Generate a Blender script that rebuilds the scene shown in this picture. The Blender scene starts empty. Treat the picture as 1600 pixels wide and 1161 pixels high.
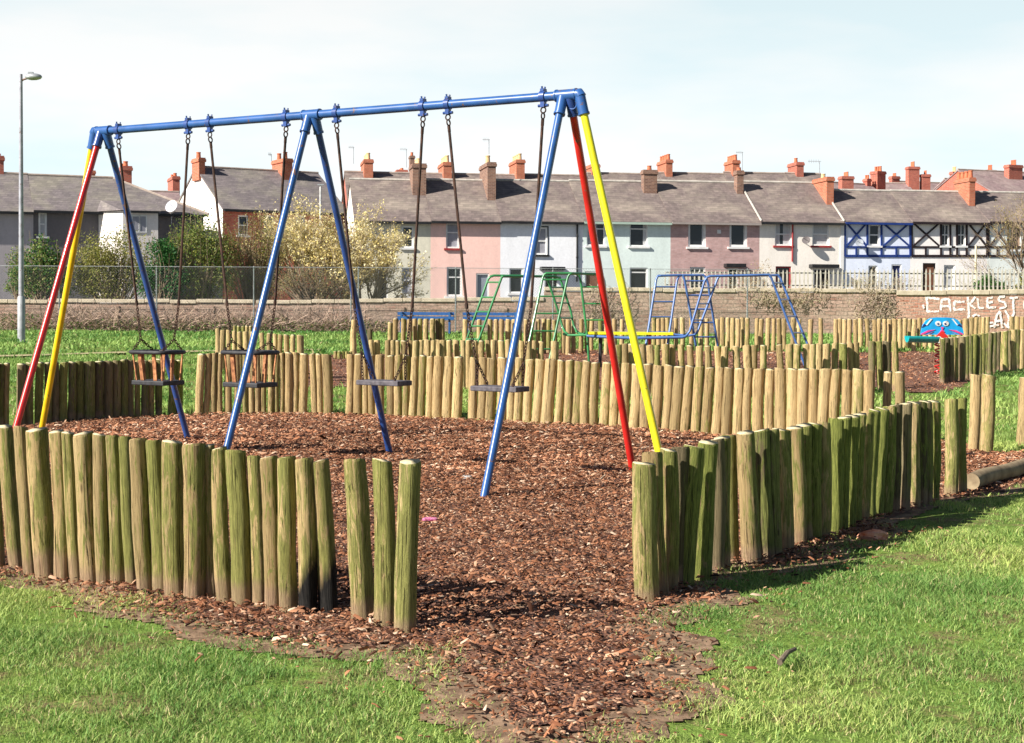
import bpy, math, random
import numpy as np
from mathutils import Vector, Matrix, noise as mnoise

random.seed(7); RNG = np.random.default_rng(11)
S = bpy.context.scene
C = S.collection
R = math.radians

# ------------------------------------------------------------------ camera, sky, sun, exposure
CAM_H = 1.35; F = 2381.0; W0, H0 = 1600.0, 1161.0
PCX, PCY, YH = 800.0, 535.5, 483.5
PITCH = math.atan((PCY - YH) / F); ROLL = -0.005
cs, sn = math.cos(PITCH), math.sin(PITCH)
fwd = Vector((0, cs, -sn)); up0 = Vector((0, sn, cs)); rt0 = Vector((1, 0, 0))
rgt = rt0 * math.cos(ROLL) - up0 * math.sin(ROLL)
upv = rt0 * math.sin(ROLL) + up0 * math.cos(ROLL)
EYE = Vector((0, 0, CAM_H))
cam = bpy.data.cameras.new("camera"); camo = bpy.data.objects.new("camera", cam); C.objects.link(camo)
M = Matrix.Identity(4)
for i in range(3):
    M[i][0] = rgt[i]; M[i][1] = upv[i]; M[i][2] = -fwd[i]; M[i][3] = EYE[i]
camo.matrix_world = M
cam.sensor_width = 36.0; cam.sensor_fit = 'HORIZONTAL'; cam.lens = F / W0 * 36.0
cam.shift_y = -(H0 / 2 - PCY) / W0
cam.clip_start = 0.1; cam.clip_end = 3000
S.camera = camo

SUN_DIR = Vector((-0.86 * math.cos(R(34)), -0.51 * math.cos(R(34)), math.sin(R(34)))).normalized()
world = bpy.data.worlds.new("World"); S.world = world; world.use_nodes = True
wt = world.node_tree; wt.nodes.clear()
def WN(t): return wt.nodes.new(t)
sky = WN('ShaderNodeTexSky'); sky.sky_type = 'NISHITA'; sky.sun_disc = False
sky.sun_elevation = R(34); sky.sun_rotation = R(239); sky.air_density = 0.6; sky.dust_density = 0.6; sky.ozone_density = 1.0
bg = WN('ShaderNodeBackground'); bg.inputs[1].default_value = 0.05
wt.links.new(sky.outputs[0], bg.inputs[0])
bg2 = WN('ShaderNodeBackground'); bg2.inputs[1].default_value = 0.59
tc = WN('ShaderNodeTexCoord'); sep = WN('ShaderNodeSeparateXYZ'); wt.links.new(tc.outputs['Generated'], sep.inputs[0])
# bright haze and thin cloud low over the horizon, clear blue overhead
mr = WN('ShaderNodeMapRange'); mr.inputs[1].default_value = 0.20; mr.inputs[2].default_value = 0.32
mr.inputs[3].default_value = 1.0; mr.inputs[4].default_value = 0.0; mr.interpolation_type = 'SMOOTHSTEP'
wt.links.new(sep.outputs[2], mr.inputs[0])
mp = WN('ShaderNodeMapping'); mp.inputs['Scale'].default_value = (2.2, 2.2, 9.0)
wt.links.new(tc.outputs['Generated'], mp.inputs[0])
nz = WN('ShaderNodeTexNoise'); nz.inputs['Scale'].default_value = 1.6; nz.inputs['Detail'].default_value = 5
wt.links.new(mp.outputs[0], nz.inputs[0])
cr = WN('ShaderNodeValToRGB'); cr.color_ramp.elements[0].position = 0.38; cr.color_ramp.elements[1].position = 0.62
cr.color_ramp.elements[0].color = (0.77, 0.92, 0.965, 1); cr.color_ramp.elements[1].color = (0.98, 1.0, 1.0, 1)
wt.links.new(nz.outputs[0], cr.inputs[0])
gr = WN('ShaderNodeMapRange'); gr.inputs[1].default_value = 0.07; gr.inputs[2].default_value = 0.21
gr.inputs[3].default_value = 1.0; gr.inputs[4].default_value = 0.86
wt.links.new(sep.outputs[2], gr.inputs[0])
mm = WN('ShaderNodeMix'); mm.data_type = 'RGBA'; mm.blend_type = 'MULTIPLY'; mm.inputs[0].default_value = 1
wt.links.new(cr.outputs[0], mm.inputs[6]); wt.links.new(gr.outputs[0], mm.inputs[7])
wt.links.new(mm.outputs[2], bg2.inputs[0])
mx = WN('ShaderNodeMixShader'); wo = WN('ShaderNodeOutputWorld')
yb = WN('ShaderNodeMapRange'); yb.inputs[1].default_value = -0.1; yb.inputs[2].default_value = 0.6; yb.inputs[3].default_value = 0.12; yb.inputs[4].default_value = 1.0
wt.links.new(sep.outputs[1], yb.inputs[0]); yf = WN('ShaderNodeMath'); yf.operation = 'MULTIPLY'
wt.links.new(mr.outputs[0], yf.inputs[0]); wt.links.new(yb.outputs[0], yf.inputs[1])   # haze kept bright ahead, dimmed behind the camera to cut fill light
wt.links.new(yf.outputs[0], mx.inputs[0]); wt.links.new(bg.outputs[0], mx.inputs[1]); wt.links.new(bg2.outputs[0], mx.inputs[2])
wt.links.new(mx.outputs[0], wo.inputs[0])

sl = bpy.data.lights.new("sun", 'SUN'); sl.energy = 5.0; sl.angle = R(0.5); sl.color = (1.0, 0.945, 0.86)
so = bpy.data.objects.new("sun", sl); C.objects.link(so); so.rotation_euler = SUN_DIR.to_track_quat('Z', 'Y').to_euler(); so.location = (-20, -10, 20)
S.view_settings.view_transform = 'Standard'; S.view_settings.look = 'None'; S.view_settings.gamma = 1
S.view_settings.exposure = 0.9
S.cycles.max_bounces = 6; S.cycles.transparent_max_bounces = 12

# ------------------------------------------------------------------ measuring helpers (1600 px photo grid -> metres)
GX = [(-50, 0), (16, 0), (32, .44), (46, .6), (75, .62), (400, .8)]
def g(y):
    for (a, p), (b, q) in zip(GX, GX[1:]):
        if y <= b:
            t = max(0, (y - a) / (b - a)); return p + (q - p) * t
    return GX[-1][1]
def ray(px, py):
    return (fwd + rgt * ((px - PCX) / F) + upv * ((PCY - py) / F))
def atY(px, py, y):
    d = ray(px, py); return EYE + d * (y / d.y)
def gp(px, py, h=0.0):           # point on the ground (or h above it) seen at that spot
    d = ray(px, py); lo, hi = 3.0, 140.0
    for _ in range(50):
        m = (lo + hi) / 2; z = CAM_H + d.z * m / d.y
        if z > g(m) + h: lo = m
        else: hi = m
    return EYE + d * (lo / d.y)
def onplane(px, py, P0, n):
    d = ray(px, py); return EYE + d * ((P0 - EYE).dot(n) / d.dot(n))
def proj(P):
    q = P - EYE; z = q.dot(fwd); return (PCX + F * q.dot(rgt) / z, PCY - F * q.dot(upv) / z)

# ------------------------------------------------------------------ materials
def newmat(name):
    m = bpy.data.materials.new(name); m.use_nodes = True; t = m.node_tree
    b = t.nodes['Principled BSDF']; return m, t, b
def N(t, k, **kw):
    n = t.nodes.new(k)
    for a, v in kw.items(): setattr(n, a, v)
    return n
def ramp(t, stops, fac):
    r = N(t, 'ShaderNodeValToRGB'); e = r.color_ramp.elements
    while len(e) < len(stops): e.new(0.5)
    for i, (p, c) in enumerate(stops):
        e[i].position = p; e[i].color = (c[0], c[1], c[2], 1) if hasattr(c, '__len__') else (c, c, c, 1)
    t.links.new(fac, r.inputs[0]); return r.outputs[0]
def mixc(t, fac, a, b, mode='MIX'):
    m = N(t, 'ShaderNodeMix', data_type='RGBA', blend_type=mode)
    for i, v in ((0, fac), (6, a), (7, b)):
        if isinstance(v, (int, float)): m.inputs[i].default_value = v if i == 0 else (v, v, v, 1)
        elif isinstance(v, tuple): m.inputs[i].default_value = (v[0], v[1], v[2], 1)
        else: t.links.new(v, m.inputs[i])
    return m.outputs[2]
def math_(t, op, a, b=0.0, c=0.0):
    m = N(t, 'ShaderNodeMath', operation=op)
    for i, v in enumerate((a, b, c)):
        if isinstance(v, (int, float)): m.inputs[i].default_value = v
        else: t.links.new(v, m.inputs[i])
    return m.outputs[0]
def coords(t, kind='Object', scale=(1, 1, 1), rnd=0.0):
    tc = N(t, 'ShaderNodeTexCoord'); mp = N(t, 'ShaderNodeMapping'); mp.inputs['Scale'].default_value = scale
    t.links.new(tc.outputs[kind], mp.inputs[0])
    if rnd:
        oi = N(t, 'ShaderNodeObjectInfo'); ml = math_(t, 'MULTIPLY', oi.outputs['Random'], rnd)
        cb = N(t, 'ShaderNodeCombineXYZ'); t.links.new(ml, cb.inputs[0]); t.links.new(ml, cb.inputs[1]); t.links.new(ml, cb.inputs[2])
        t.links.new(cb.outputs[0], mp.inputs['Location'])
    return mp.outputs[0]
def noise(t, vec, scale=5, detail=4, rough=0.55, dist=0.0):
    n = N(t, 'ShaderNodeTexNoise'); n.inputs['Scale'].default_value = scale; n.inputs['Detail'].default_value = detail
    n.inputs['Roughness'].default_value = rough; n.inputs['Distortion'].default_value = dist
    t.links.new(vec, n.inputs[0]); return n.outputs[0]
def bump(t, b, h, strength=0.4, dist=0.01):
    n = N(t, 'ShaderNodeBump'); n.inputs['Strength'].default_value = strength; n.inputs['Distance'].default_value = dist
    t.links.new(h, n.inputs['Height']); t.links.new(n.outputs[0], b.inputs['Normal'])
def mk(name, c1, c2=None, scale=6.0, rough=0.8, metal=0.0, bm=0.15, sc=(1, 1, 1), spec=0.3, bd=0.005, lo=.35, hi=.65):
    m, t, b = newmat(name)
    if c2 is None: c2 = tuple(min(1, x * 1.15) for x in c1)
    v = coords(t, 'Object', sc); n = noise(t, v, scale, 5, .6)
    t.links.new(ramp(t, [(lo, c1), (hi, c2)], n), b.inputs['Base Color'])
    b.inputs['Roughness'].default_value = rough; b.inputs['Metallic'].default_value = metal
    b.inputs['Specular IOR Level'].default_value = spec
    if bm: bump(t, b, noise(t, v, scale * 5, 3), bm, bd)
    return m

def wood_mat(name, moss=0.5, pale=(.70, .56, .32), tan=(.40, .285, .145), burnt=False, band=True):
    m, t, b = newmat(name)
    big = noise(t, coords(t, 'Object', (.8, .8, 2.0), 57.0), 1.9, 6, .72, 1.0)
    grain = noise(t, coords(t, 'Object', (2.6, 2.6, .9), 91.0), 3.0, 5, .65, .3)
    fine = noise(t, coords(t, 'Object', (3.2, 3.2, 2.6), 33.0), 3.0, 6, .75)
    oi = N(t, 'ShaderNodeObjectInfo')
    wood = ramp(t, [(.28, tan), (.66, pale)], grain)
    wood = mixc(t, math_(t, 'MULTIPLY', oi.outputs['Random'], .35), wood, (.46, .39, .24))
    wood = mixc(t, .7, wood, ramp(t, [(.25, .62), (.55, 1.06)], fine), 'MULTIPLY')
    r3 = math_(t, 'FRACT', math_(t, 'MULTIPLY', oi.outputs['Random'], 13.7))
    wood = mixc(t, 1.0, wood, ramp(t, [(0, (.62, .57, .48)), (.5, (.95, .87, .76)), (1, (1.10, 1.04, .90))], r3), 'MULTIPLY')
    hair = noise(t, coords(t, 'Object', (9, 9, .8), 17.0), 3.0, 8, .8)
    # algae: heavier away from the sun side, different on every log
    geo = N(t, 'ShaderNodeNewGeometry'); dp = N(t, 'ShaderNodeVectorMath', operation='DOT_PRODUCT')
    t.links.new(geo.outputs['Normal'], dp.inputs[0]); dp.inputs[1].default_value = (.87, .3, 0)
    r2 = math_(t, 'FRACT', math_(t, 'MULTIPLY', oi.outputs['Random'], 7.31))
    f = math_(t, 'ADD', big, math_(t, 'MULTIPLY', dp.outputs['Value'], .10))
    f = math_(t, 'ADD', f, math_(t, 'MULTIPLY', r2, .22))
    f = math_(t, 'ADD', f, moss * .5 - .36)
    mf = N(t, 'ShaderNodeMapRange'); mf.inputs[1].default_value = .49; mf.inputs[2].default_value = .59; mf.interpolation_type = 'SMOOTHSTEP'
    mf.inputs[4].default_value = min(1.0, .35 + moss * .6)
    t.links.new(f, mf.inputs[0])
    mossc = ramp(t, [(.3, (.06, .085, .02)), (.5, (.20, .235, .05)), (.72, (.44, .47, .13))], fine)
    col = mixc(t, mf.outputs[0], wood, mossc)
    crack = ramp(t, [(.35, 0.15), (.405, 1.0)], noise(t, coords(t, 'Object', (3.2, 3.2, .28), 71.0), 3.0, 4, .6))
    col = mixc(t, 1.0, col, crack, 'MULTIPLY')
    col = mixc(t, .85, col, ramp(t, [(.30, .45), (.50, 1.0), (.72, 1.22)], hair), 'MULTIPLY')
    speck = noise(t, coords(t, 'Object', (8, 8, 90), 29.0), 1.0, 3, .6); col = mixc(t, .7, col, ramp(t, [(.28, .35), (.36, 1.0)], speck), 'MULTIPLY')
    knot = N(t, 'ShaderNodeTexVoronoi'); knot.inputs['Scale'].default_value = 1.0
    t.links.new(coords(t, 'Object', (.8, .8, 3.2), 21.0), knot.inputs[0])
    kd = ramp(t, [(.05, 0.35), (.12, 1.0)], knot.outputs['Distance'])
    col = mixc(t, .8, col, kd, 'MULTIPLY')
    tc = N(t, 'ShaderNodeTexCoord'); sp = N(t, 'ShaderNodeSeparateXYZ'); t.links.new(tc.outputs['Object'], sp.inputs[0])
    zz = math_(t, 'ADD', sp.outputs[2], math_(t, 'MULTIPLY', big, -.16))
    if band:
        bf = N(t, 'ShaderNodeMapRange'); bf.inputs[1].default_value = .13; bf.inputs[2].default_value = .19
        bf.inputs[3].default_value = .62; bf.inputs[4].default_value = 0.0
        zr = math_(t, 'ADD', zz, math_(t, 'MULTIPLY', oi.outputs['Random'], .10))
        t.links.new(zr, bf.inputs[0])
        col = mixc(t, bf.outputs[0], col, ramp(t, [(.3, (.24, .14, .09)), (.7, (.50, .33, .24))], grain))
    if burnt:
        bf = N(t, 'ShaderNodeMapRange'); bf.inputs[1].default_value = .22; bf.inputs[2].default_value = .34
        bf.inputs[3].default_value = 1.0; bf.inputs[4].default_value = 0.0
        zq = math_(t, 'SUBTRACT', zz, math_(t, 'MULTIPLY', dp.outputs['Value'], .10))
        t.links.new(zq, bf.inputs[0])
        col = mixc(t, bf.outputs[0], col, ramp(t, [(.4, (.008, .008, .008)), (.75, (.06, .055, .05))], fine))
    t.links.new(col, b.inputs['Base Color'])
    b.inputs['Roughness'].default_value = .9; b.inputs['Specular IOR Level'].default_value = .15
    bump(t, b, math_(t, 'ADD', math_(t, 'ADD', fine, crack), hair), .9, .010)
    return m
WOOD = {k: wood_mat('log_' + k, v, band=bd) for k, v, bd in (('mossy', .72, True), ('green', .95, False), ('tan', .24, False), ('mix', .50, False))}
WOOD['dark'] = wood_mat('log_dark', .55, (.26, .23, .155), (.11, .095, .06))  # darker copy of the wood, shade of the unlit rows put into its colour
WOOD['burnt'] = wood_mat('log_burnt', .6, burnt=True)
def end_mat():
    m, t, b = newmat('log_end_grain')
    w = N(t, 'ShaderNodeTexWave', wave_type='RINGS', rings_direction='Z'); w.inputs['Scale'].default_value = 2.2
    w.inputs['Distortion'].default_value = 2.0
    t.links.new(coords(t, 'Object', (1, 1, 1), 3.0), w.inputs[0])
    n = noise(t, coords(t, 'Object', (3, 3, 3), 40), 1.5, 4)
    c = mixc(t, .5, ramp(t, [(.2, (.46, .36, .20)), (.8, (.66, .56, .36))], w.outputs[0]), ramp(t, [(.4, (.38, .36, .18)), (.6, (.68, .58, .38))], n))
    t.links.new(c, b.inputs['Base Color']); b.inputs['Roughness'].default_value = .9; return m
END = end_mat()

def paint(name, c, rough=.35, wear=.35, rustc=(.16, .09, .06), metal=0.0):
    m, t, b = newmat(name)
    v = coords(t, 'Object', (1, 1, 1)); n = noise(t, v, 14, 6, .7)
    c2 = tuple(x * .72 for x in c)
    base = ramp(t, [(.35, c2), (.6, c)], noise(t, v, 5, 4))
    sp = ramp(t, [(.57 + .08 * (1 - wear), 0), (.61 + .08 * (1 - wear), 1)], n)
    t.links.new(mixc(t, sp, base, rustc), b.inputs['Base Color'])
    b.inputs['Roughness'].default_value = rough; b.inputs['Metallic'].default_value = metal; b.inputs['Coat Weight'].default_value = .15
    bump(t, b, n, .12, .002); return m
BLUE = paint('blue_paint', (.032, .11, .33), .3, .5); DBLUE = paint('dark_blue_paint', (.03, .075, .26), .3, .6)
RED = paint('red_paint', (.62, .025, .02), .28, .1); YEL = paint('yellow_paint', (.86, .55, .01), .3, .12)
YEL2 = paint('lemon_yellow_paint', (.88, .80, .02), .3, .1)
GREEN = paint('green_paint', (.04, .24, .08), .35, .4); CBLUE = paint('frame_blue_paint', (.08, .17, .42), .35, .4)
GALV = paint('galvanised_steel', (.42, .44, .46), .45, .8, (.25, .18, .13), .4)
RUST = mk('rusty_steel', (.028, .018, .015), (.085, .042, .028), 20, .75, .2)
RUSTO = mk('orange_rust_steel', (.16, .055, .025), (.62, .28, .12), 18, .75)
RUBBER = mk('black_rubber', (.022, .022, .026), (.05, .05, .056), 12, .55, 0, .2)
SEATM = mk('worn_rubber', (.055, .05, .06), (.15, .135, .15), 16, .65, 0, .3)
TEAL = paint('teal_paint', (.01, .42, .45), .35, .1); WHITEP = paint('white_paint', (.75, .75, .73), .4, .1)
PINK = paint('pink_paint', (.75, .06, .25), .4, .0); SKYB = paint('sky_blue_paint', (.01, .36, .75), .4, .05)
NAVY = paint('navy_paint', (.01, .02, .15), .4, 0); BENCHB = paint('bench_blue', (.03, .12, .33), .45, .5)

def leafmat(name, transl=.35, rough=.6, spec=.25):
    m, t, b = newmat(name)
    a = N(t, 'ShaderNodeAttribute', attribute_name='col')
    t.links.new(a.outputs['Color'], b.inputs['Base Color']); b.inputs['Roughness'].default_value = rough
    b.inputs['Specular IOR Level'].default_value = spec
    if transl:
        tr = N(t, 'ShaderNodeBsdfTranslucent'); t.links.new(a.outputs['Color'], tr.inputs[0])
        mx = N(t, 'ShaderNodeMixShader'); mx.inputs[0].default_value = transl
        out = t.nodes['Material Output']
        t.links.new(b.outputs[0], mx.inputs[1]); t.links.new(tr.outputs[0], mx.inputs[2]); t.links.new(mx.outputs[0], out.inputs[0])
    return m
LEAF = leafmat('leaf'); GRASSM = leafmat('grass_blade', .3, .55, .2); CHIPM = leafmat('bark_chip', 0, .85, .2)
BARK = mk('bark', (.09, .065, .045), (.22, .17, .12), 8, .9, 0, .3, (4, 4, 1)); TWIG = mk('twig', (.17, .12, .08), (.33, .25, .17), 3, .9, 0, 0)
TWIGP = mk('pale_twig', (.30, .24, .15), (.48, .40, .26), 3, .9, 0, 0)

# ------------------------------------------------------------------ mesh helpers
def tag(o, label=None, cat=None, group=None, kind=None):
    if label: o['label'] = label
    if cat: o['category'] = cat
    if group: o['group'] = group
    if kind: o['kind'] = kind
    return o
def empty(name, loc, label=None, cat=None, group=None):
    o = bpy.data.objects.new(name, None); C.objects.link(o); o.location = loc; o.empty_display_size = .2
    return tag(o, label, cat, group)
class MB:
    def __init__(s): s.v = []; s.f = []; s.m = []
    def add(s, vs, fs, mi=0):
        k = len(s.v); s.v += [tuple(p) for p in vs]; s.f += [tuple(i + k for i in f) for f in fs]; s.m += [mi] * len(fs)
    def quad(s, a, b, c, d, mi=0): s.add([a, b, c, d], [(0, 1, 2, 3)], mi)
    def boxp(s, o, a, b, c, mi=0):        # corner o, edge vectors a, b, c
        o, a, b, c = Vector(o), Vector(a), Vector(b), Vector(c)
        v = [o, o + a, o + a + b, o + b, o + c, o + a + c, o + a + b + c, o + b + c]
        fs = [(0, 3, 2, 1), (4, 5, 6, 7), (0, 1, 5, 4), (1, 2, 6, 5), (2, 3, 7, 6), (3, 0, 4, 7)]
        if a.cross(b).dot(c) < 0: fs = [f[::-1] for f in fs]
        s.add(v, fs, mi)
    def box(s, x0, x1, y0, y1, z0, z1, mi=0): s.boxp((x0, y0, z0), (x1 - x0, 0, 0), (0, y1 - y0, 0), (0, 0, z1 - z0), mi)
    def cbox(s, c, ax, ay, az, mi=0):     # centre with full-size axis vectors
        c, ax, ay, az = Vector(c), Vector(ax), Vector(ay), Vector(az)
        s.boxp(c - ax / 2 - ay / 2 - az / 2, ax, ay, az, mi)
    def tube(s, pts, r, n=8, cap=True, mi=0, closed=False):
        pts = [Vector(p) for p in pts]; k = len(pts)
        rs = r if hasattr(r, '__len__') else [r] * k
        rings = []; prev = None
        for i, p in enumerate(pts):
            if closed: d = pts[(i + 1) % k] - pts[i - 1]
            else: d = (pts[min(i + 1, k - 1)] - pts[max(i - 1, 0)])
            d = d.normalized() if d.length > 1e-9 else Vector((0, 0, 1))
            if prev is None:
                a = d.orthogonal().normalized()
            else:
                a = (prev - d * prev.dot(d)); a = a.normalized() if a.length > 1e-6 else d.orthogonal().normalized()
            prev = a; b = d.cross(a)
            rings.append([p + (a * math.cos(2 * math.pi * j / n) + b * math.sin(2 * math.pi * j / n)) * rs[i] for j in range(n)])
        vs = [q for rg in rings for q in rg]; fs = []
        for i in range(k if closed else k - 1):
            i2 = (i + 1) % k
            for j in range(n):
                j2 = (j + 1) % n
                fs.append((i * n + j, i * n + j2, i2 * n + j2, i2 * n + j))
        if cap and not closed:
            fs.append(tuple(range(n))[::-1]); fs.append(tuple((k - 1) * n + j for j in range(n)))
        s.add(vs, fs, mi)
    def torus(s, c, ax, ay, R1, r, n=14, m=6, mi=0):
        c, ax, ay = Vector(c), Vector(ax), Vector(ay)
        s.tube([c + ax * math.cos(2 * math.pi * i / n) * R1 + ay * math.sin(2 * math.pi * i / n) * R1 for i in range(n)], r, m, mi=mi, closed=True)
    def build(s, name, mats, parent=None, org=(0, 0, 0), smooth=None, bevel=0):
        me = bpy.data.meshes.new(name); ox, oy, oz = org
        me.from_pydata([(a - ox, b - oy, c - oz) for a, b, c in s.v], [], s.f)
        mats = mats if isinstance(mats, (list, tuple)) else [mats]
        for m in mats: me.materials.append(m)
        me.polygons.foreach_set('material_index', s.m)
        if smooth: me.polygons.foreach_set('use_smooth', [True] * len(s.f)); me.set_sharp_from_angle(angle=R(smooth))
        me.update(); o = bpy.data.objects.new(name, me); C.objects.link(o)
        if parent: o.parent = parent
        else: o.location = org
        if bevel:
            bv = o.modifiers.new('bevel', 'BEVEL'); bv.width = bevel; bv.segments = 2; bv.limit_method = 'ANGLE'
        return o
def npmesh(name, V, Fq, mat, col=None, parent=None, org=(0, 0, 0)):
    """V (n,3); Fq list of (array of faces (m,k)); col (n,3)"""
    me = bpy.data.meshes.new(name); V = V - np.array(org)
    me.vertices.add(len(V)); me.vertices.foreach_set('co', V.astype(np.float32).ravel())
    tot = sum(f.size for f in Fq); nf = sum(len(f) for f in Fq)
    me.loops.add(tot); me.loops.foreach_set('vertex_index', np.concatenate([f.ravel() for f in Fq]).astype(np.int32))
    me.polygons.add(nf); ls = np.concatenate([np.full(len(f), f.shape[1]) for f in Fq]); st = np.concatenate([[0], np.cumsum(ls)[:-1]])
    me.polygons.foreach_set('loop_start', st.astype(np.int32))
    try: me.polygons.foreach_set('loop_total', ls.astype(np.int32))
    except Exception: pass
    me.update(calc_edges=True)
    if col is not None:
        a = me.color_attributes.new('col', 'FLOAT_COLOR', 'POINT')
        a.data.foreach_set('color', np.concatenate([col, np.ones((len(col), 1))], 1).astype(np.float32).ravel())
    me.materials.append(mat); o = bpy.data.objects.new(name, me); C.objects.link(o)
    if parent: o.parent = parent
    else: o.location = org
    return o
def gnp(y):
    return np.interp(y, [p[0] for p in GX], [p[1] for p in GX])
def vnoise(x, y, sc, seed=0):
    r = np.random.default_rng(seed).random((256, 256)); x = x * sc + 1000; y = y * sc + 1000
    xi = np.floor(x).astype(int); yi = np.floor(y).astype(int); fx = x - xi; fy = y - yi
    fx = fx * fx * (3 - 2 * fx); fy = fy * fy * (3 - 2 * fy)
    a = r[xi % 256, yi % 256]; b = r[(xi + 1) % 256, yi % 256]; c = r[xi % 256, (yi + 1) % 256]; d = r[(xi + 1) % 256, (yi + 1) % 256]
    return (a * (1 - fx) + b * fx) * (1 - fy) + (c * (1 - fx) + d * fx) * fy
def inpoly(x, y, P):
    c = np.zeros(len(x), bool); n = len(P)
    for i in range(n):
        x1, y1 = P[i]; x2, y2 = P[(i + 1) % n]
        if y1 == y2: continue
        k = ((y1 > y) != (y2 > y)) & (x < (x2 - x1) * (y - y1) / (y2 - y1) + x1); c ^= k
    return c
def poly(pts): return [(p.x, p.y) for p in (gp(*q) for q in pts)]

# ------------------------------------------------------------------ ground
SWING_BED = poly([(-120, 900), (0, 905), (120, 935), (220, 958), (300, 985), (420, 1010), (560, 1032), (640, 1050), (710, 1085), (760, 1125), (790, 1200), (930, 1210), (960, 1130), (1000, 1075),
              (1035, 1040), (1110, 1015), (1060, 985), (1075, 948), (1100, 918), (1185, 884), (1270, 858), (1350, 846), (1370, 818), (1450, 790), (1480, 782), (1560, 770), (1620, 748), (1700, 730),
              (1700, 700), (1560, 712), (1480, 690), (1360, 697), (1110, 683), (950, 669), (720, 659), (560, 651), (450, 648), (310, 652), (250, 653), (130, 661), (30, 669), (-120, 680)])
FRAME_BED = poly([(478, 557), (590, 554), (700, 553), (880, 547), (1240, 551), (1430, 551), (1580, 556), (1490, 612), (1440, 618), (1370, 606), (1330, 614), (950, 610), (720, 607), (600, 604), (470, 605)])
def bed_mask(x, y):
    nx = x + (vnoise(x, y, 1.3, 3) - .5) * .45 + (vnoise(x, y, 5, 4) - .5) * .26
    ny = y + (vnoise(x, y, 1.3, 5) - .5) * .45 + (vnoise(x, y, 5, 6) - .5) * .26
    near = y < 9.4
    m = np.where(near, inpoly(nx, ny, SWING_BED), inpoly(x, y, SWING_BED)) | inpoly(x, y, FRAME_BED)
    return m
def hill(x, y):     # small unevenness of the turf
    k = np.clip((y - 4) / 3, 0, 1)
    return (vnoise(x, y, .9, 21) - .5) * .035 + (vnoise(x, y, 3.1, 22) - .5) * .018

def ground_mat():
    m, t, b = newmat('turf_soil')
    v = coords(t, 'Object'); n = noise(t, v, .5, 5, .6); n2 = noise(t, v, 9, 6, .7)
    c = ramp(t, [(.3, (.13, .21, .04)), (.5, (.21, .32, .06)), (.72, (.33, .42, .10))], n)
    c2 = ramp(t, [(.35, (.04, .07, .015)), (.65, (.17, .26, .05))], n2)
    c = mixc(t, .5, c, c2); n3 = noise(t, v, 2.2, 6, .75)
    c = mixc(t, ramp(t, [(.50, 0), (.60, .8)], n3), c, ramp(t, [(.3, (.12, .075, .04)), (.7, (.30, .22, .12))], n2))
    t.links.new(c, b.inputs['Base Color']); b.inputs['Roughness'].default_value = .95; b.inputs['Specular IOR Level'].default_value = .1
    bump(t, b, n2, .8, .05); return m
xs = np.concatenate([np.arange(-300, -14, 8), np.arange(-14, 14, .16), np.arange(14, 301, 8)])
ys = np.concatenate([np.arange(-60, 3.5, 4), np.arange(3.5, 20, .16), np.arange(20, 60, .8), np.arange(60, 400, 12), [600, 1000]])
X, Y = np.meshgrid(xs, ys); Z = gnp(Y) + np.where((np.abs(X) < 14) & (Y < 40) & (Y > 3.5), hill(X, Y), 0)
V = np.stack([X.ravel(), Y.ravel(), Z.ravel()], 1); nx_ = len(xs); ii = np.arange((len(ys) - 1) * nx_).reshape(-1, nx_)[:, :-1].ravel()
ground = npmesh('ground', V, [np.stack([ii, ii + 1, ii + 1 + nx_, ii + nx_], 1)], ground_mat()); tag(ground, kind='structure')

def mulch_mat():
    m, t, b = newmat('bark_mulch')
    v = coords(t, 'Object'); n = noise(t, v, 28, 6, .75); vo = N(t, 'ShaderNodeTexVoronoi'); vo.inputs['Scale'].default_value = 45
    vo.feature = 'F1'; mp = coords(t, 'Object', (1, 1.6, 1)); t.links.new(mp, vo.inputs[0])
    c = ramp(t, [(.3, (.045, .018, .010)), (.5, (.17, .07, .04)), (.7, (.36, .18, .11))], n)
    c = mixc(t, .5, c, ramp(t, [(.0, (.05, .02, .012)), (.5, (.22, .095, .055)), (1, (.40, .22, .14))], vo.outputs['Color']))
    t.links.new(c, b.inputs['Base Color']); b.inputs['Roughness'].default_value = .95
    bump(t, b, vo.outputs['Distance'], 1.0, .02); return m
def soil_mask(x, y, d=.13):
    m = bed_mask(x, y)
    for ox, oy in ((d, 0), (-d, 0), (0, d), (0, -d)): m = m | bed_mask(x + ox, y + oy)
    return m
def bed(name, x0, x1, y0, y1, st):
    xs = np.arange(x0, x1, st); ys = np.arange(y0, y1, st); X, Y = np.meshgrid(xs, ys)
    Z = gnp(Y) + hill(X, Y) + .005 + RNG.random(X.shape) * .012
    V = np.stack([X.ravel(), Y.ravel(), Z.ravel()], 1); n = len(xs)
    ii = np.arange((len(ys) - 1) * n).reshape(-1, n)[:, :-1].ravel()
    Fq = np.stack([ii, ii + 1, ii + 1 + n, ii + n], 1); c = V[Fq].mean(1); k = bed_mask(c[:, 0], c[:, 1])
    for ox, oy in ((.16, 0), (-.16, 0), (0, .16), (0, -.16)): k &= bed_mask(c[:, 0] + ox, c[:, 1] + oy) | (c[:, 1] > 9)
    Fq = Fq[k]; used = np.unique(Fq); mp = np.zeros(len(V), int); mp[used] = np.arange(len(used))
    return tag(npmesh(name, V[used], [mp[Fq]], MULCH), 'reddish brown bark mulch surface ' + ('round the swings' if y0 < 10 else 'under the climbing frames'), 'mulch', kind='structure')
MULCH = mulch_mat()
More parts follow.
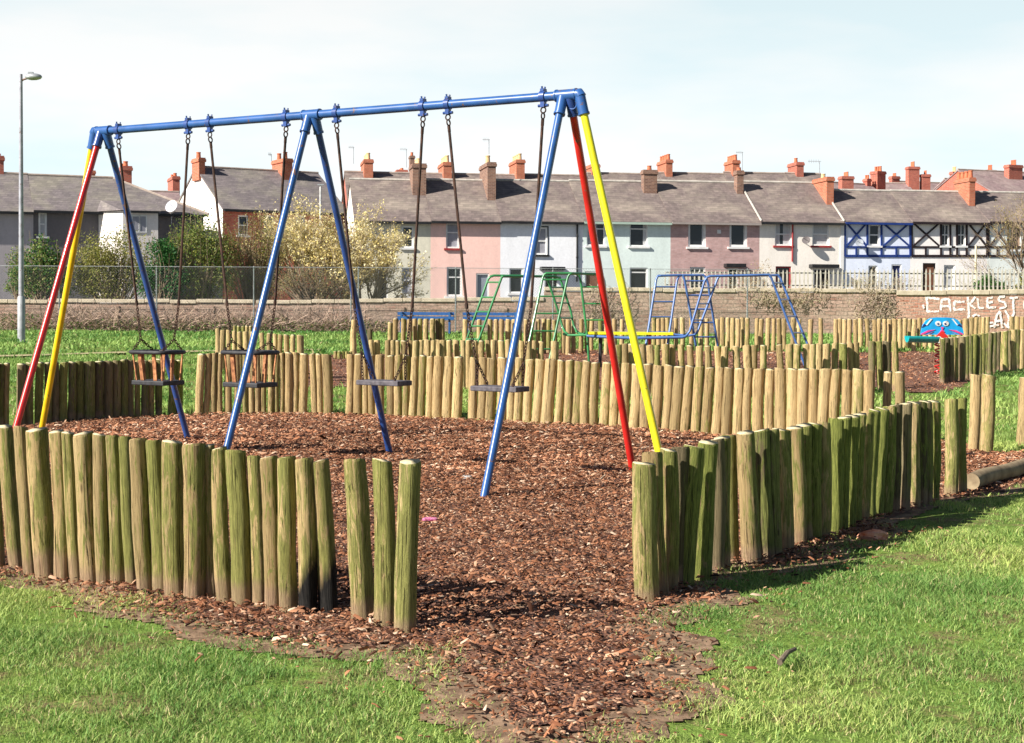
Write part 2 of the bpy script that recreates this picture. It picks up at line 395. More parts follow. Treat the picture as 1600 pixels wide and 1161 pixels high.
def soil():
    xs = np.arange(-4.2, 4.6, .03); ys = np.arange(4.2, 12, .03); X, Y = np.meshgrid(xs, ys); Z = gnp(Y) + hill(X, Y) + .003 + RNG.random(X.shape) * .007
    V = np.stack([X.ravel(), Y.ravel(), Z.ravel()], 1); n = len(xs); ii = np.arange((len(ys) - 1) * n).reshape(-1, n)[:, :-1].ravel(); Fq = np.stack([ii, ii + 1, ii + 1 + n, ii + n], 1); c = V[Fq].mean(1); Fq = Fq[soil_mask(c[:, 0], c[:, 1])]
    used = np.unique(Fq); mp = np.zeros(len(V), int); mp[used] = np.arange(len(used)); m = mk('bare_soil', (.11, .065, .038), (.33, .22, .14), 11, .95, 0, .5, bd=.01)
    tag(npmesh('bare_soil_ground', V[used], [mp[Fq]], m), 'bare brown soil round the edge of the bark mulch', 'soil', kind='structure')
soil()
bed('bark_mulch_ground', -9, 6, 4.4, 19.5, .06); bed('bark_mulch_ground', -6, 11, 22, 36, .12)

def scatter_chips():
    n_t = 620000; x = RNG.uniform(-9, 8, n_t); y = RNG.uniform(4.3, 20, n_t)
    dens = np.clip(1.35 - (y - 6) / 14, .35, 1.0); k = RNG.random(n_t) < dens
    x, y = x[k], y[k]; inview = np.abs(x) < y * .36 + .4; x, y = x[inview], y[inview]
    sg_ = np.where(RNG.random(len(x)) < .33, .22, .07); jx = x + RNG.normal(0, 1, len(x)) * sg_; jy = y + RNG.normal(0, 1, len(x)) * sg_; k = bed_mask(np.where(y < 9.4, jx, x), np.where(y < 9.4, jy, y)); x, y = x[k], y[k]
    x2 = RNG.uniform(-6, 12, 50000); y2 = RNG.uniform(22, 36, 50000); k = bed_mask(x2, y2); x = np.concatenate([x, x2[k]]); y = np.concatenate([y, y2[k]])
    n = len(x); far = y > 20; L = RNG.gamma(1.7, .0076, n) + .006; L *= np.clip(y / 10, 1, 1.45); Wd = L * RNG.uniform(.14, .48, n); T = L * .12 + .002
    a = RNG.uniform(0, 2 * np.pi, n); tl = RNG.normal(0, .32, n); tw = RNG.normal(0, .35, n)
    z = gnp(y) + hill(x, y) + .020 + RNG.random(n) * .018
    d = np.stack([np.cos(a) * np.cos(tl), np.sin(a) * np.cos(tl), np.sin(tl)], 1)
    s = np.stack([-np.sin(a) * np.cos(tw), np.cos(a) * np.cos(tw), np.sin(tw)], 1); u = np.cross(d, s)
    P = np.stack([x, y, z], 1); l = L[:, None] / 2; w = Wd[:, None] / 2; h = T[:, None]
    tip = RNG.uniform(.3, 1, (n, 1))
    V = np.stack([P - d * l - s * w, P + d * l - s * w * tip, P + d * l + s * w * tip, P - d * l + s * w, P - d * l * .7 + u * h, P + d * l * .7 + u * h], 1).reshape(-1, 3)
    b = np.arange(n)[:, None] * 6
    Q = np.concatenate([b + np.array([[0, 1, 5, 4]]), b + np.array([[2, 3, 4, 5]])]); T3 = np.concatenate([b + np.array([[1, 2, 5]]), b + np.array([[3, 0, 4]])])
    pal = np.array([(.10, .040, .022), (.25, .10, .052), (.39, .17, .090), (.50, .25, .145), (.62, .38, .25), (.78, .59, .44), (.04, .018, .012)])
    pr = np.array([.18, .20, .21, .17, .10, .04, .10]); damp = np.clip((vnoise(x, y, .55, 61) * .6 + vnoise(x, y, 2.3, 62) * .4 - .30) * 3.2, .72, 1)[:, None]; c = pal[RNG.choice(len(pal), n, p=pr)] * RNG.uniform(.75, 1.15, (n, 1)) * damp * np.array([1, .97, .92])
    return tag(npmesh('bark_chips', V, [Q, T3], CHIPM, np.repeat(c, 6, 0)), 'loose reddish brown bark chips covering the play area', 'bark chips', kind='stuff')
scatter_chips()

def scatter_grass():
    xs, ys, hs, ws = [], [], [], []
    def zone(y0, y1, xr, dens, h, w, onbed=.0):
        n = int(dens * (y1 - y0) * (xr[1] - xr[0])); x = RNG.uniform(xr[0], xr[1], n); y = RNG.uniform(y0, y1, n)
        k = np.abs(x) < y * .345 + .3; x, y = x[k], y[k]
        m = bed_mask(x, y); cl = vnoise(x, y, 2.4, 9) * .6 + vnoise(x, y, 7, 10) * .4
        bare = vnoise(x, y, .7, 51) * .6 + vnoise(x, y, 2.9, 52) * .4; thin = (RNG.random(len(x)) < np.clip((cl - .12) * 2.2, .22, 1)) & (RNG.random(len(x)) < np.clip((bare - .22) * 5, .25, 1))
        edge = bed_mask(x + RNG.normal(0, .16, len(x)), y + RNG.normal(0, .16, len(x)))
        k = (~m & thin) | (m & ~edge & (cl > .42) & (RNG.random(len(x)) < .7) & (y < 9))
        sj = .06 + .10 * RNG.random(len(x)); k = k & (~soil_mask(x + RNG.normal(0, 1, len(x)) * sj, y + RNG.normal(0, 1, len(x)) * sj) | m | (RNG.random(len(x)) < .22)); x, y, cl = x[k], y[k], cl[k]; xs.append(x); ys.append(y); tuft = np.clip((vnoise(x, y, 3.6, 41) - .62) * 4, 0, 1); hs.append(h * (.35 + cl * 1.0 + tuft * .8) * RNG.uniform(.4, 1.5, len(x))); ws.append(w * RNG.uniform(.6, 1.3, len(x)))
    zone(4.0, 7.5, (-3.0, 3.0), 16000, .025, .0038); zone(7.5, 11, (-4.2, 4.2), 7500, .025, .0052); zone(11, 18, (-6.5, 6.5), 2300, .032, .009)
    zone(18, 30, (-11, 11), 420, .05, .018); zone(30, 48, (-17, 17), 170, .06, .034)
    x = np.concatenate(xs); y = np.concatenate(ys); h = np.concatenate(hs); w = np.concatenate(ws); n = len(x)
    a = RNG.uniform(0, 2 * np.pi, n); ln = RNG.uniform(.2, 1.5, n) * h; fa = a + RNG.normal(np.pi / 2, .7, n)
    P = np.stack([x, y, gnp(y) + hill(x, y) - .004], 1); s = np.stack([np.cos(a), np.sin(a), 0 * a], 1) * (w / 2)[:, None]
    ld = np.stack([np.cos(fa), np.sin(fa), 0 * a], 1) * ln[:, None]; up = np.array([[0, 0, 1.]]) * h[:, None]
    V = np.stack([P - s, P + s, P + s * .8 + ld * .3 + up * .6, P - s * .8 + ld * .3 + up * .6, P + ld + up], 1).reshape(-1, 3)
    b = np.arange(n)[:, None] * 5
    pn = vnoise(x, y, 1.1, 14) * .55 + vnoise(x, y, .35, 15) * .45 + RNG.normal(0, .13, n); pn = np.clip(pn, 0, 1)[:, None]
    pn = np.clip((pn - .5) * 1.7 + .56, 0, 1); c = np.array([[.16, .30, .07]]) * (1 - pn) + np.array([[.60, .66, .20]]) * pn
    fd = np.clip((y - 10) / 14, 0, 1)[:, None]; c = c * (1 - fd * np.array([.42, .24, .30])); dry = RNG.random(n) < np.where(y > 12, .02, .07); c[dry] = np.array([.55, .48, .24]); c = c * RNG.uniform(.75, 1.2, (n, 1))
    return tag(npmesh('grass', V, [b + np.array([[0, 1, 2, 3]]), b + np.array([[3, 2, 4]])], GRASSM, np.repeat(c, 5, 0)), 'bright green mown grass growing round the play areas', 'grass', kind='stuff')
scatter_grass()

road = mk('asphalt', (.075, .073, .07), (.12, .115, .11), 1.2, .9); mb = MB()
for a_, b_ in ((49.0, 62.0), (62.0, 140.0)): mb.quad((-90, a_, g(a_) + .06), (110, a_, g(a_) + .06), (110, b_, g(b_) + .06), (-90, b_, g(b_) + .06))
tag(mb.build('road', road), kind='structure')
# worn footpath across the far lawn
pm = mk('worn_path', (.33, .27, .15), (.42, .36, .2), 3, .95)
mb = MB()
for a, b_ in (((-60, 556), (1, 1)),):
    pts = [gp(x, y) for x, y in ((-100, 561), (60, 557), (180, 553), (300, 551), (420, 549), (500, 548))]
    for p, q in zip(pts, pts[1:]):
        mb.quad((p.x, p.y - .32, g(p.y - .32) + .035), (q.x, q.y - .32, g(q.y - .32) + .035), (q.x, q.y + .25, g(q.y + .25) + .035), (p.x, p.y + .25, g(p.y + .25) + .035))
tag(mb.build('path', pm), kind='structure')

# ------------------------------------------------------------------ log palisades
def post_template(seed, matkey):
    rr = random.Random(seed); n = 18; K = 13; vs = []; fs = []
    bx, by = rr.uniform(-.22, .22), rr.uniform(-.22, .22); e = rr.uniform(.9, 1.0); ph = rr.uniform(0, 6)
    kz = [0, .06, .14, .24, .35, .46, .57, .68, .78, .87, .94, .985, 1.0]
    taper = rr.uniform(-.04, .10)
    for i, z in enumerate(kz):
        rad = 1 + taper * (.5 - z) * 1.2
        if i == K - 1: rad *= .95
        for j in range(n):
            a = 2 * math.pi * j / n
            q = rad * (1 + .09 * mnoise.noise(Vector((math.cos(a) * 1.3 + seed, math.sin(a) * 1.3, z * 4))) + .045 * math.sin(2 * a + ph) + .05 * mnoise.noise(Vector((math.cos(a) * 4, math.sin(a) * 4 + seed, z * 14))))
            ox = bx * math.sin(z * math.pi) + .14 * mnoise.noise(Vector((seed, z * 3, 0))); oy = by * math.sin(z * math.pi)
            vs.append((ox + q * math.cos(a), oy + q * math.sin(a) * e, z + (.010 * math.cos(a - ph) + .006 * mnoise.noise(Vector((math.cos(a) * 3, math.sin(a) * 3, seed))) if i >= K - 3 else 0)))
    for i in range(K - 1):
        for j in range(n):
            j2 = (j + 1) % n; fs.append((i * n + j, i * n + j2, (i + 1) * n + j2, (i + 1) * n + j))
    c = len(vs); vs.append((sum(v[0] for v in vs[-n:]) / n, sum(v[1] for v in vs[-n:]) / n, 1.003))
    mi = [0] * len(fs)
    for j in range(n): fs.append(((K - 1) * n + j, (K - 1) * n + (j + 1) % n, c)); mi.append(1)
    me = bpy.data.meshes.new('post'); me.from_pydata(vs, [], fs); me.materials.append(WOOD[matkey]); me.materials.append(END)
    me.polygons.foreach_set('material_index', mi); me.polygons.foreach_set('use_smooth', [True] * len(fs)); me.set_sharp_from_angle(angle=R(50)); me.update()
    return me
TPL = {k: [post_template(i * 13 + j, k) for i in range(2 if k == 'burnt' else 9)] for j, k in enumerate(WOOD)}
def put_post(root, base, top, r, key, label=None):
    me = random.choice(TPL[key]); o = bpy.data.objects.new('post', me); C.objects.link(o); o.parent = root
    d = top - base; L = d.length + .06
    q = Vector((0, 0, 1)).rotation_difference(d.normalized()); rz = Matrix.Rotation(random.uniform(0, 6.28), 4, 'Z')
    b0 = base - d.normalized() * .06
    m = Matrix.Translation(b0 - root.location) @ q.to_matrix().to_4x4() @ rz @ Matrix.Diagonal((r, r, L, 1))
    o.matrix_local = m
    if label: o['label'] = label
    return o
GRP = 'log palisade fences round the play areas'
def fence(label, posts, key='tan', cat='log fence'):
    """posts: (base Vector, top Vector, radius[, key])"""
    c = sum((p[0] for p in posts), Vector()) / len(posts)
    root = empty('log_fence', c, label, cat, GRP)
    for p in posts: put_post(root, p[0], p[1], p[2], p[3] if len(p) > 3 else (key if isinstance(key, str) else random.choice(key)))
    return root
def near_post(xt, yt, xb, yb, w, key=None, rmin=.03):
    b = gp(xb, yb); t = atY(xt, yt, b.y); s = F / b.y; r = w / 2 / s
    r = max(r * 1.10, rmin)
    return (b, t, r, key) if key else (b, t, r)
def top_post(xt, yt, w=None, r=.05, xb=None, H=.72):
    """far post placed from where its top shows"""
    H = H * random.uniform(.985, 1.015)
    d = ray(xt, yt); lo, hi = 6.0, 60.0
    for _ in range(40):
        m = (lo + hi) / 2
        if CAM_H + d.z * m / d.y > g(m) + H: lo = m
        else: hi = m
    Yv = lo + random.uniform(-.04, .04); t = atY(xt, yt, Yv); s = F / Yv
    bx = t.x if xb is None else t.x + (xb - xt) / s
    bx += random.uniform(-.015, .015) if xb is None else 0
    return (Vector((bx, Yv, g(Yv))), t, (w / 2 / s if w else r) * random.uniform(.96, 1.04))
def lerp(tab, x):
    return float(np.interp(x, [a for a, _ in tab], [b for _, b in tab]))

# nearest run, left of the entrance
Z5 = lambda *a: a
NL = [(-14, 663, -4, 884, 21), (8, 666, 27, 888, 19), (32, 667, 47, 896, 18), (57, 671, 71.5, 901, 27, ), (88, 674, 96.5, 905, 20), (106, 676, 119.5, 906, 16), (129.5, 677, 141, 910, 26),
      (155.5, 679, 162.5, 911, 18), (176, 681.5, 183.5, 911, 20), (195.5, 683, 206, 914, 17), (216, 686, 228, 923, 22), (240, 689, 251, 924, 22), (269, 690, 274, 928, 26), (303, 694, 303, 934, 31),
      (325, 696.5, 331, 933, 15), (342.5, 700, 351.5, 941, 20), (368, 704, 377.5, 944, 26), (396, 713, 404, 944, 21), (420, 714, 428, 950, 25), (448.5, 714.5, 451, 954, 24),
      (475, 716.5, 481, 957, 26, 'burnt'), (499, 719.6, 513, 956, 28, 'burnt')]
fence('long near run of mossy logs left of the entrance, last two charred black', [near_post(*(p[:4] + (p[4] * 1.12,) + p[5:])) for p in NL], 'mossy')
fence('three separate mossy green logs standing at the entrance, nearest the camera', [near_post(554, 718, 566, 970, 33), near_post(597, 719, 600, 980, 31), near_post(641, 721, 633, 990, 36)], 'mossy')
# near run on the right, seen from its shaded side
NR = [(1006, 724, 1012, 943, 35), (1019, 707, 1030, 934, 26), (1045, 703, 1043, 926, 27), (1064, 699, 1055, 918, 20), (1085, 698, 1068, 917, 31), (1107, 691, 1096, 908, 30), (1117, 687, 1116, 897, 17),
      (1128, 684, 1127, 893, 16), (1143, 679, 1144, 875, 27), (1170, 674, 1181, 878, 27), (1190, 672, 1200, 874, 17), (1205, 672, 1212, 872, 18), (1218, 671, 1226, 866, 18), (1230, 670, 1236, 860, 12), (1241, 668, 1247, 855, 18),
      (1256, 664, 1259, 850, 14), (1273, 662, 1273, 847, 16), (1290, 658, 1289, 842, 20), (1306, 655, 1301, 839, 17), (1320, 652, 1314, 834, 14), (1332, 650, 1324, 829, 15), (1343, 647, 1335, 824, 13), (1355, 644.5, 1346, 819, 14),
      (1367, 641, 1358, 814, 15), (1379, 638.5, 1370, 809, 13), (1390, 636, 1381, 806, 13), (1400, 633, 1395, 803, 15), (1415, 630.5, 1412, 799, 15), (1428, 629, 1427, 794, 14), (1437, 628, 1437, 791, 11), (1446, 627.5, 1446, 788, 11), (1459, 627, 1457, 784, 13)]
NRP = []
for p in NR:
    lit = p[0] in (1006, 1143, 1170, 1230, 1290)
    q = near_post(*p, rmin=.038 if lit else .047)
    if lit:      # a few logs stand slightly proud of the row and catch the sun
        dv = Vector((-.03, -.075, 0)) if p[0] > 1010 else Vector((0, 0, 0)); q = (q[0] + dv, q[1] + dv, q[2], 'mossy')
    NRP.append(q)
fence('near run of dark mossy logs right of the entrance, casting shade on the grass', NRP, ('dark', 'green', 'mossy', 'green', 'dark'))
fence('pair of mossy logs standing just past the end of the right hand run', [near_post(1486, 624, 1485, 776, 19), near_post(1503, 623, 1504, 773, 14)], 'mossy')
fence('two tall pale logs side by side in grass behind the fallen log', [near_post(1525, 586, 1520, 707, 17), near_post(1545, 586, 1540, 710, 20)], 'mix')
fence('pale logs cut off by the right edge beside the fallen log', [near_post(1604, 591, 1599, 698, 18), near_post(1626, 590, 1622, 697, 18)], 'mix')
# mid row behind the swings
MBASE = [(300, 651), (470, 648), (560, 650), (640, 653), (720, 658), (810, 661), (870, 664), (950, 668), (1000, 672), (1075, 679), (1120, 683), (1200, 687), (1360, 694)]
MTOP = [(310, 552.5), (450, 551.5), (490, 553), (560, 554), (600, 555), (650, 556.5), (716, 557.5), (740, 559), (800, 560), (862, 562), (917, 565), (949, 567), (1000, 569), (1078, 573), (1130, 574.5), (1200, 576), (1290, 577), (1358, 578)]
def mid(lst, key, label):
    ps = []
    for e in lst:
        xt, xb, w = e[:3]
        ps.append(near_post(xt, lerp(MTOP, xt) + random.uniform(-1, 1), xb, lerp(MBASE, xb), w))
    return fence(label, ps, key)
mid([(315.5, 311, 12.5), (326, 322, 9), (335.5, 334, 9.5), (344, 343, 9.5), (358, 357, 10), (370, 370, 9), (384, 384, 9), (393, 393, 9), (402, 402, 9), (412, 412, 8.5), (423, 422.5, 10.5), (432.5, 432.5, 8), (440.5, 440.5, 8), (451, 450, 11.5), (462, 461, 10.5), (474.5, 473, 13)],
    ('tan', 'mix'), 'run of pale logs behind the two cradle swings')
mid([(488, 492, 9), (498, 500, 9), (510, 512, 13.5)], 'tan', 'three pale leaning logs set apart behind the middle swing frame leg')
mid([(548, 546, 13), (561, 559.5, 13), (570, 571, 8), (581, 581, 10), (593.5, 594, 12.5), (610.5, 610, 12), (623, 622, 11.5), (635, 634, 10.5), (648.5, 645, 12), (661, 658, 11.5), (672.5, 670, 11), (686, 684, 14.5), (702, 698.5, 13.5), (716.5, 712.5, 15.5),
     (741, 739, 14), (754.5, 751.5, 13), (769, 764.5, 15), (786, 783, 14.5), (799, 797, 12), (812, 808, 13.5), (829, 823, 13.5), (845, 837.5, 16.5), (862, 854.5, 17.5), (877.5, 871, 13), (891, 886.5, 13.5), (905, 899, 13.5), (917.5, 913, 12.5), (931, 928, 13.5)],
    ('tan', 'mix', 'tan', 'mix'), 'long run of pale tan logs behind the flat seated swings, left of the red leg')
mid([(949.5, 943, 15), (963, 958, 13.5), (979.5, 973.5, 16.5), (996, 990.5, 15.5), (1013, 1008, 14.5), (1029, 1022.5, 17.5), (1046, 1039, 14), (1062, 1054.5, 16), (1078.5, 1070, 14.5), (1093.5, 1087, 14), (1110, 1102.5, 15.5), (1125, 1117, 13.5), (1140, 1134, 16),
     (1155.5, 1151, 15), (1171, 1167, 13.5), (1186.5, 1184, 15.5), (1204, 1202, 14), (1219, 1218, 17), (1239, 1238, 16.5), (1256, 1255, 16.5), (1272, 1270, 15.5), (1290.5, 1285, 17.5), (1307.5, 1304, 16.5), (1324.5, 1321, 16.5), (1342, 1337, 16.5), (1358, 1355.5, 16.5)],
    ('tan', 'mix', 'mix', 'tan'), 'long run of tan and olive logs behind the swings, right of the red leg')
# left far run, dark side towards us
LB = [(-30, 671), (20, 667), (150, 657.6), (230, 651.5), (290, 648)]; LT = [(-30, 570), (0, 568.5), (40, 568), (90, 566), (150, 564), (200, 563), (290, 562)]
def lrun(xs, key, label): return fence(label, [near_post(x + random.uniform(-1, 1), lerp(LT, x) + random.uniform(-1, 1), x - 1, lerp(LB, x), w) for x, w in xs], key)
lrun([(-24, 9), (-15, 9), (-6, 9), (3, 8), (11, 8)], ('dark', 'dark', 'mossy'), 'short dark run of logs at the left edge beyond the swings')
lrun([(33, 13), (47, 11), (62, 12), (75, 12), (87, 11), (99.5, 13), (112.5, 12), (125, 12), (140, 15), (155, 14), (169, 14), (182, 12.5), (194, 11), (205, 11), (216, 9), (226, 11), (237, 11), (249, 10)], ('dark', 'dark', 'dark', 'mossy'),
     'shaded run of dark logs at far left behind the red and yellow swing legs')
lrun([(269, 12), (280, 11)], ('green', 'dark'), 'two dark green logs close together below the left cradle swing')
# second row
STOP = [(560, 532), (800, 531.5), (867, 533.5), (966, 538), (1050, 539), (1121, 541), (1217, 539), (1300, 537), (1340, 535)]
def sec(xs, key, label, w=10.5): return fence(label, [top_post(x, lerp(STOP, x) + random.uniform(-1, 1), w * random.uniform(.85, 1.15), xb=x + random.uniform(-1, 4)) for x in xs], key)
sec([580, 589, 606, 614, 621, 631, 641.5, 649.5, 658, 668, 677, 684.5, 692, 702, 712.5, 723, 732.5, 742, 752.5, 762, 771.5, 783, 793.5, 804, 815, 825, 835, 846], ('tan', 'tan', 'mix'), 'second row of pale logs, in front of the benches', 9.5)
sec([867], 'tan', 'single pale log with a dark right side beside the climbing frame entrance', 12.5)
sec([966, 976, 987, 1003.5, 1015, 1027, 1039.5, 1051, 1064, 1078, 1093, 1106, 1121, 1133, 1150, 1166, 1178.5, 1193, 1217.5, 1233.5, 1246, 1259, 1270, 1280, 1291.5, 1305, 1317, 1328, 1338], ('tan', 'mix', 'mossy'), 'second row of olive and tan logs in front of the blue climbing frame', 11.5)
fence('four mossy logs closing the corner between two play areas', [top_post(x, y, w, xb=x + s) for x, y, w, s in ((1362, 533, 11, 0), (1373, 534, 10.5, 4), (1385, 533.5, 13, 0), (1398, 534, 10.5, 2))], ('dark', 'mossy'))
fence('two pale pinkish logs side by side before the right hand mulch', [top_post(1388, 581, 14), top_post(1406, 581, 17)], 'tan')
# far ones
fence('curved pale log run on the far left lawn, behind the right cradle swing', [top_post(x, y, w) for x, y, w in ((340, 513.6, 8), (349, 515.5, 8.5), (357, 516, 8), (366, 517, 7.5), (374.5, 518.5, 7.5), (384, 518, 9.5), (395, 519, 8), (408.5, 520, 8))], 'tan')
fence('dark short logs behind the curved pale run', [top_post(x, 509.5, 6) for x in (367, 373, 380, 386, 392)], 'mossy')
fence('six pale logs on the far lawn right of the curved run', [top_post(x, y, w) for x, y, w in ((421, 521, 8), (430, 522, 8), (438.5, 523, 8), (447.5, 523.3, 9), (458, 523.4, 9), (469, 524, 11.5))], 'tan')
fence('single tall pale log on the lawn behind the middle swing frame', [top_post(554, 500, 10.5)], 'tan')
fence('low dark log stubs on the far lawn behind the leaning logs', [top_post(x, 549, 5.5, H=.17) for x in (524, 530, 536, 542, 548)], 'mossy')
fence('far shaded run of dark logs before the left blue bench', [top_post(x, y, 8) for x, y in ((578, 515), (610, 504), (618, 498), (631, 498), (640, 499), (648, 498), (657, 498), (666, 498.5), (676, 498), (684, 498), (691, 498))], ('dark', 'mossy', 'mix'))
fence('far run of logs before the right blue bench', [top_post(x, 499, 8) for x in (727, 749, 766, 775, 784, 794, 803, 812, 822, 831)], 'mix')
fence('far run of logs behind the green climbing frame', [top_post(x, 498.5 + random.uniform(-1.5, 2), 7.5) for x in (841, 850, 858, 866, 880, 888, 896, 908.5, 917.5, 925, 938, 948, 960, 972)], ('mix', 'mossy', 'tan'))
fence('far back run of slim pale logs behind the blue climbing frame', [top_post(x, 497 + random.uniform(-1, 1.5), 7.5) for x in (1022, 1029, 1036, 1042.5, 1056, 1066, 1080, 1096, 1105, 1121, 1129, 1137.5, 1145, 1153, 1160, 1168, 1183, 1190, 1200.5, 1209, 1217, 1225, 1240, 1249)], ('tan', 'tan', 'mix'))
fence('far back run of slim pale logs below the brick wall, left of the cat rider', [top_post(x, 498 + random.uniform(-1, 1.5), 7.5) for x in (1267, 1282, 1306, 1312.5, 1319.5, 1328, 1336.5, 1344, 1354, 1366, 1374, 1382, 1390, 1398, 1406, 1414.5, 1421.5, 1429, 1437, 1446, 1455, 1464, 1473, 1482)], 'tan')
fence('far logs right of the cat rider, partly in shade', [top_post(x, y, w) for x, y, w in ((1500, 500, 8), (1509, 498, 9), (1519, 496, 9), (1526, 496, 7), (1531, 496, 7), (1537, 496, 7), (1543, 495.5, 8))], ('mix', 'tan'))
fence('far logs at the right edge below the graffiti', [top_post(x, 495, 8) for x in (1581, 1589.5, 1598, 1608, 1617)], 'tan')
def drun(x0, y0, x1, y1, n, w, key, label): return fence(label, [top_post(x0 + (x1 - x0) * i / (n - 1), y0 + (y1 - y0) * i / (n - 1), w) for i in range(n)], key)
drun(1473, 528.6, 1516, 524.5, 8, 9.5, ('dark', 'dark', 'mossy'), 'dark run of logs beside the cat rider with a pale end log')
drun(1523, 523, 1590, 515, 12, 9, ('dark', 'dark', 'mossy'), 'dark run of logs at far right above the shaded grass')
drun(1597, 515, 1640, 512, 5, 9, ('tan', 'mix'), 'pale logs at the right edge beyond the dark run')

# fallen log
A = gp(1518, 768); B = gp(1665, 722); A.z += .075; B.z += .085
mb = MB(); pts = [A.lerp(B, i / 12) + Vector((0, 0, .01 * math.sin(i))) for i in range(13)]
mb.tube(pts, [.062 * (1 + .05 * math.sin(i * 1.7)) for i in range(13)], 16)
root = empty('fallen_log', A.lerp(B, .5), 'thick log lying on the mulch at the right edge', 'log')
lg = mb.build('trunk', mk('fallen_log_wood', (.17, .12, .07), (.36, .28, .17), 7, .9, 0, .4, (1, 1, 1)), root, root.location, smooth=40)

# ------------------------------------------------------------------ swing frame
K = CAM_H; th = .548
bd = Vector((math.cos(th), -math.sin(th), 0)); bn = Vector((math.sin(th), math.cos(th), 0)); UZ = Vector((0, 0, 1))
M0 = Vector((-1.277 * K, 9.694 * K, 2.227 * K)); LB_ = 1.852 * K; SP = .839 * K; BR = .579 * K; EO = .085 * K
P_R = M0 + bd * LB_ - UZ * .004; P_L = M0 - bd * LB_ + UZ * .004
sf = empty('swing_frame', Vector((M0.x, M0.y, 0)), 'blue tubular swing frame with red and yellow end legs', 'swing frame'); so_ = sf.location
mb = MB(); mb.tube([P_L - bd * (EO + .0), M0, P_R + bd * EO], .036, 16); mb.build('beam', BLUE, sf, so_, smooth=40)
def leg(A, foot, m, lab):
    d = (foot - A).normalized(); mb = MB(); mb.tube([A + d * .13, foot - UZ * .05], .030, 14)
    o = mb.build('leg', m, sf, so_, smooth=40); o['label'] = lab
    s_ = MB(); s_.tube([A, A + d * .16], [.043, .041], 14); s_.tube([A + d * .15, A + d * .165], .046, 14); s_.build('leg_socket', BLUE if m is not RED else DBLUE, sf, so_, smooth=40)
def footpt(A, v): q = A + v; q.z = 0; return q
O_ = .03
leg(P_R - bd * O_, footpt(P_R - bd * O_, -bn * SP), BLUE, 'blue near leg at the right end')
leg(P_R + bd * O_, footpt(P_R + bd * O_, bn * SP), RED, 'red far leg at the right end')
leg(P_R + bd * EO, footpt(P_R + bd * EO, bd * BR), YEL2, 'yellow end brace leg on the right')
leg(M0 - bd * O_, footpt(M0 - bd * O_, -bn * SP), BLUE, 'blue near leg in the middle')
leg(M0 + bd * O_, footpt(M0 + bd * O_, bn * SP), DBLUE, 'dark blue far leg in the middle')
leg(P_L - bd * O_, footpt(P_L - bd * O_, -bn * SP), RED, 'red near leg at the left end')
leg(P_L + bd * O_, footpt(P_L + bd * O_, bn * SP), DBLUE, 'dark blue far leg at the left end')
leg(P_L - bd * EO, footpt(P_L - bd * EO, -bd * BR), YEL, 'amber yellow end brace leg on the left')
for P in (P_L, M0, P_R):
    mb = MB(); mb.tube([P - bd * .085, P + bd * .085], .046, 16)
    for sx in (-.085, .085): mb.tube([P + bd * (sx - .008), P + bd * (sx + .008)], .050, 16)
    mb.tube([P - bd * .03 - bn * .02 - UZ * .02, P - bd * .03 - bn * .02 - UZ * .075], .014, 8)
    mb.cbox(P - UZ * .05, bd * .05, bn * .03, UZ * .05)
    mb.build('clamp', BLUE, sf, so_, smooth=40, bevel=.003)
for P, s in ((P_R, 1), (P_L, -1)):
    mb = MB(); Q = P + bd * EO * s
    mb.tube([Q - bd * s * .05, Q, Q + bd * s * .012 - UZ * .02], [.044, .047, .044], 14)
    mb.torus(P + bd * s * .055 - UZ * .075, bd, UZ, .035, .006, 14, 5)
    mb.build('end_elbow', BLUE, sf, so_, smooth=50)
mb = MB()
for x, y in ((622, 716), (733, 749)):
    c = gp(x, y); mb.tube([c + UZ * .0, c + UZ * .03], [.06, .05], 14)
mb.build('foot_pad', mk('concrete', (.35, .33, .32), (.5, .48, .46), 8, .9), sf, so_)

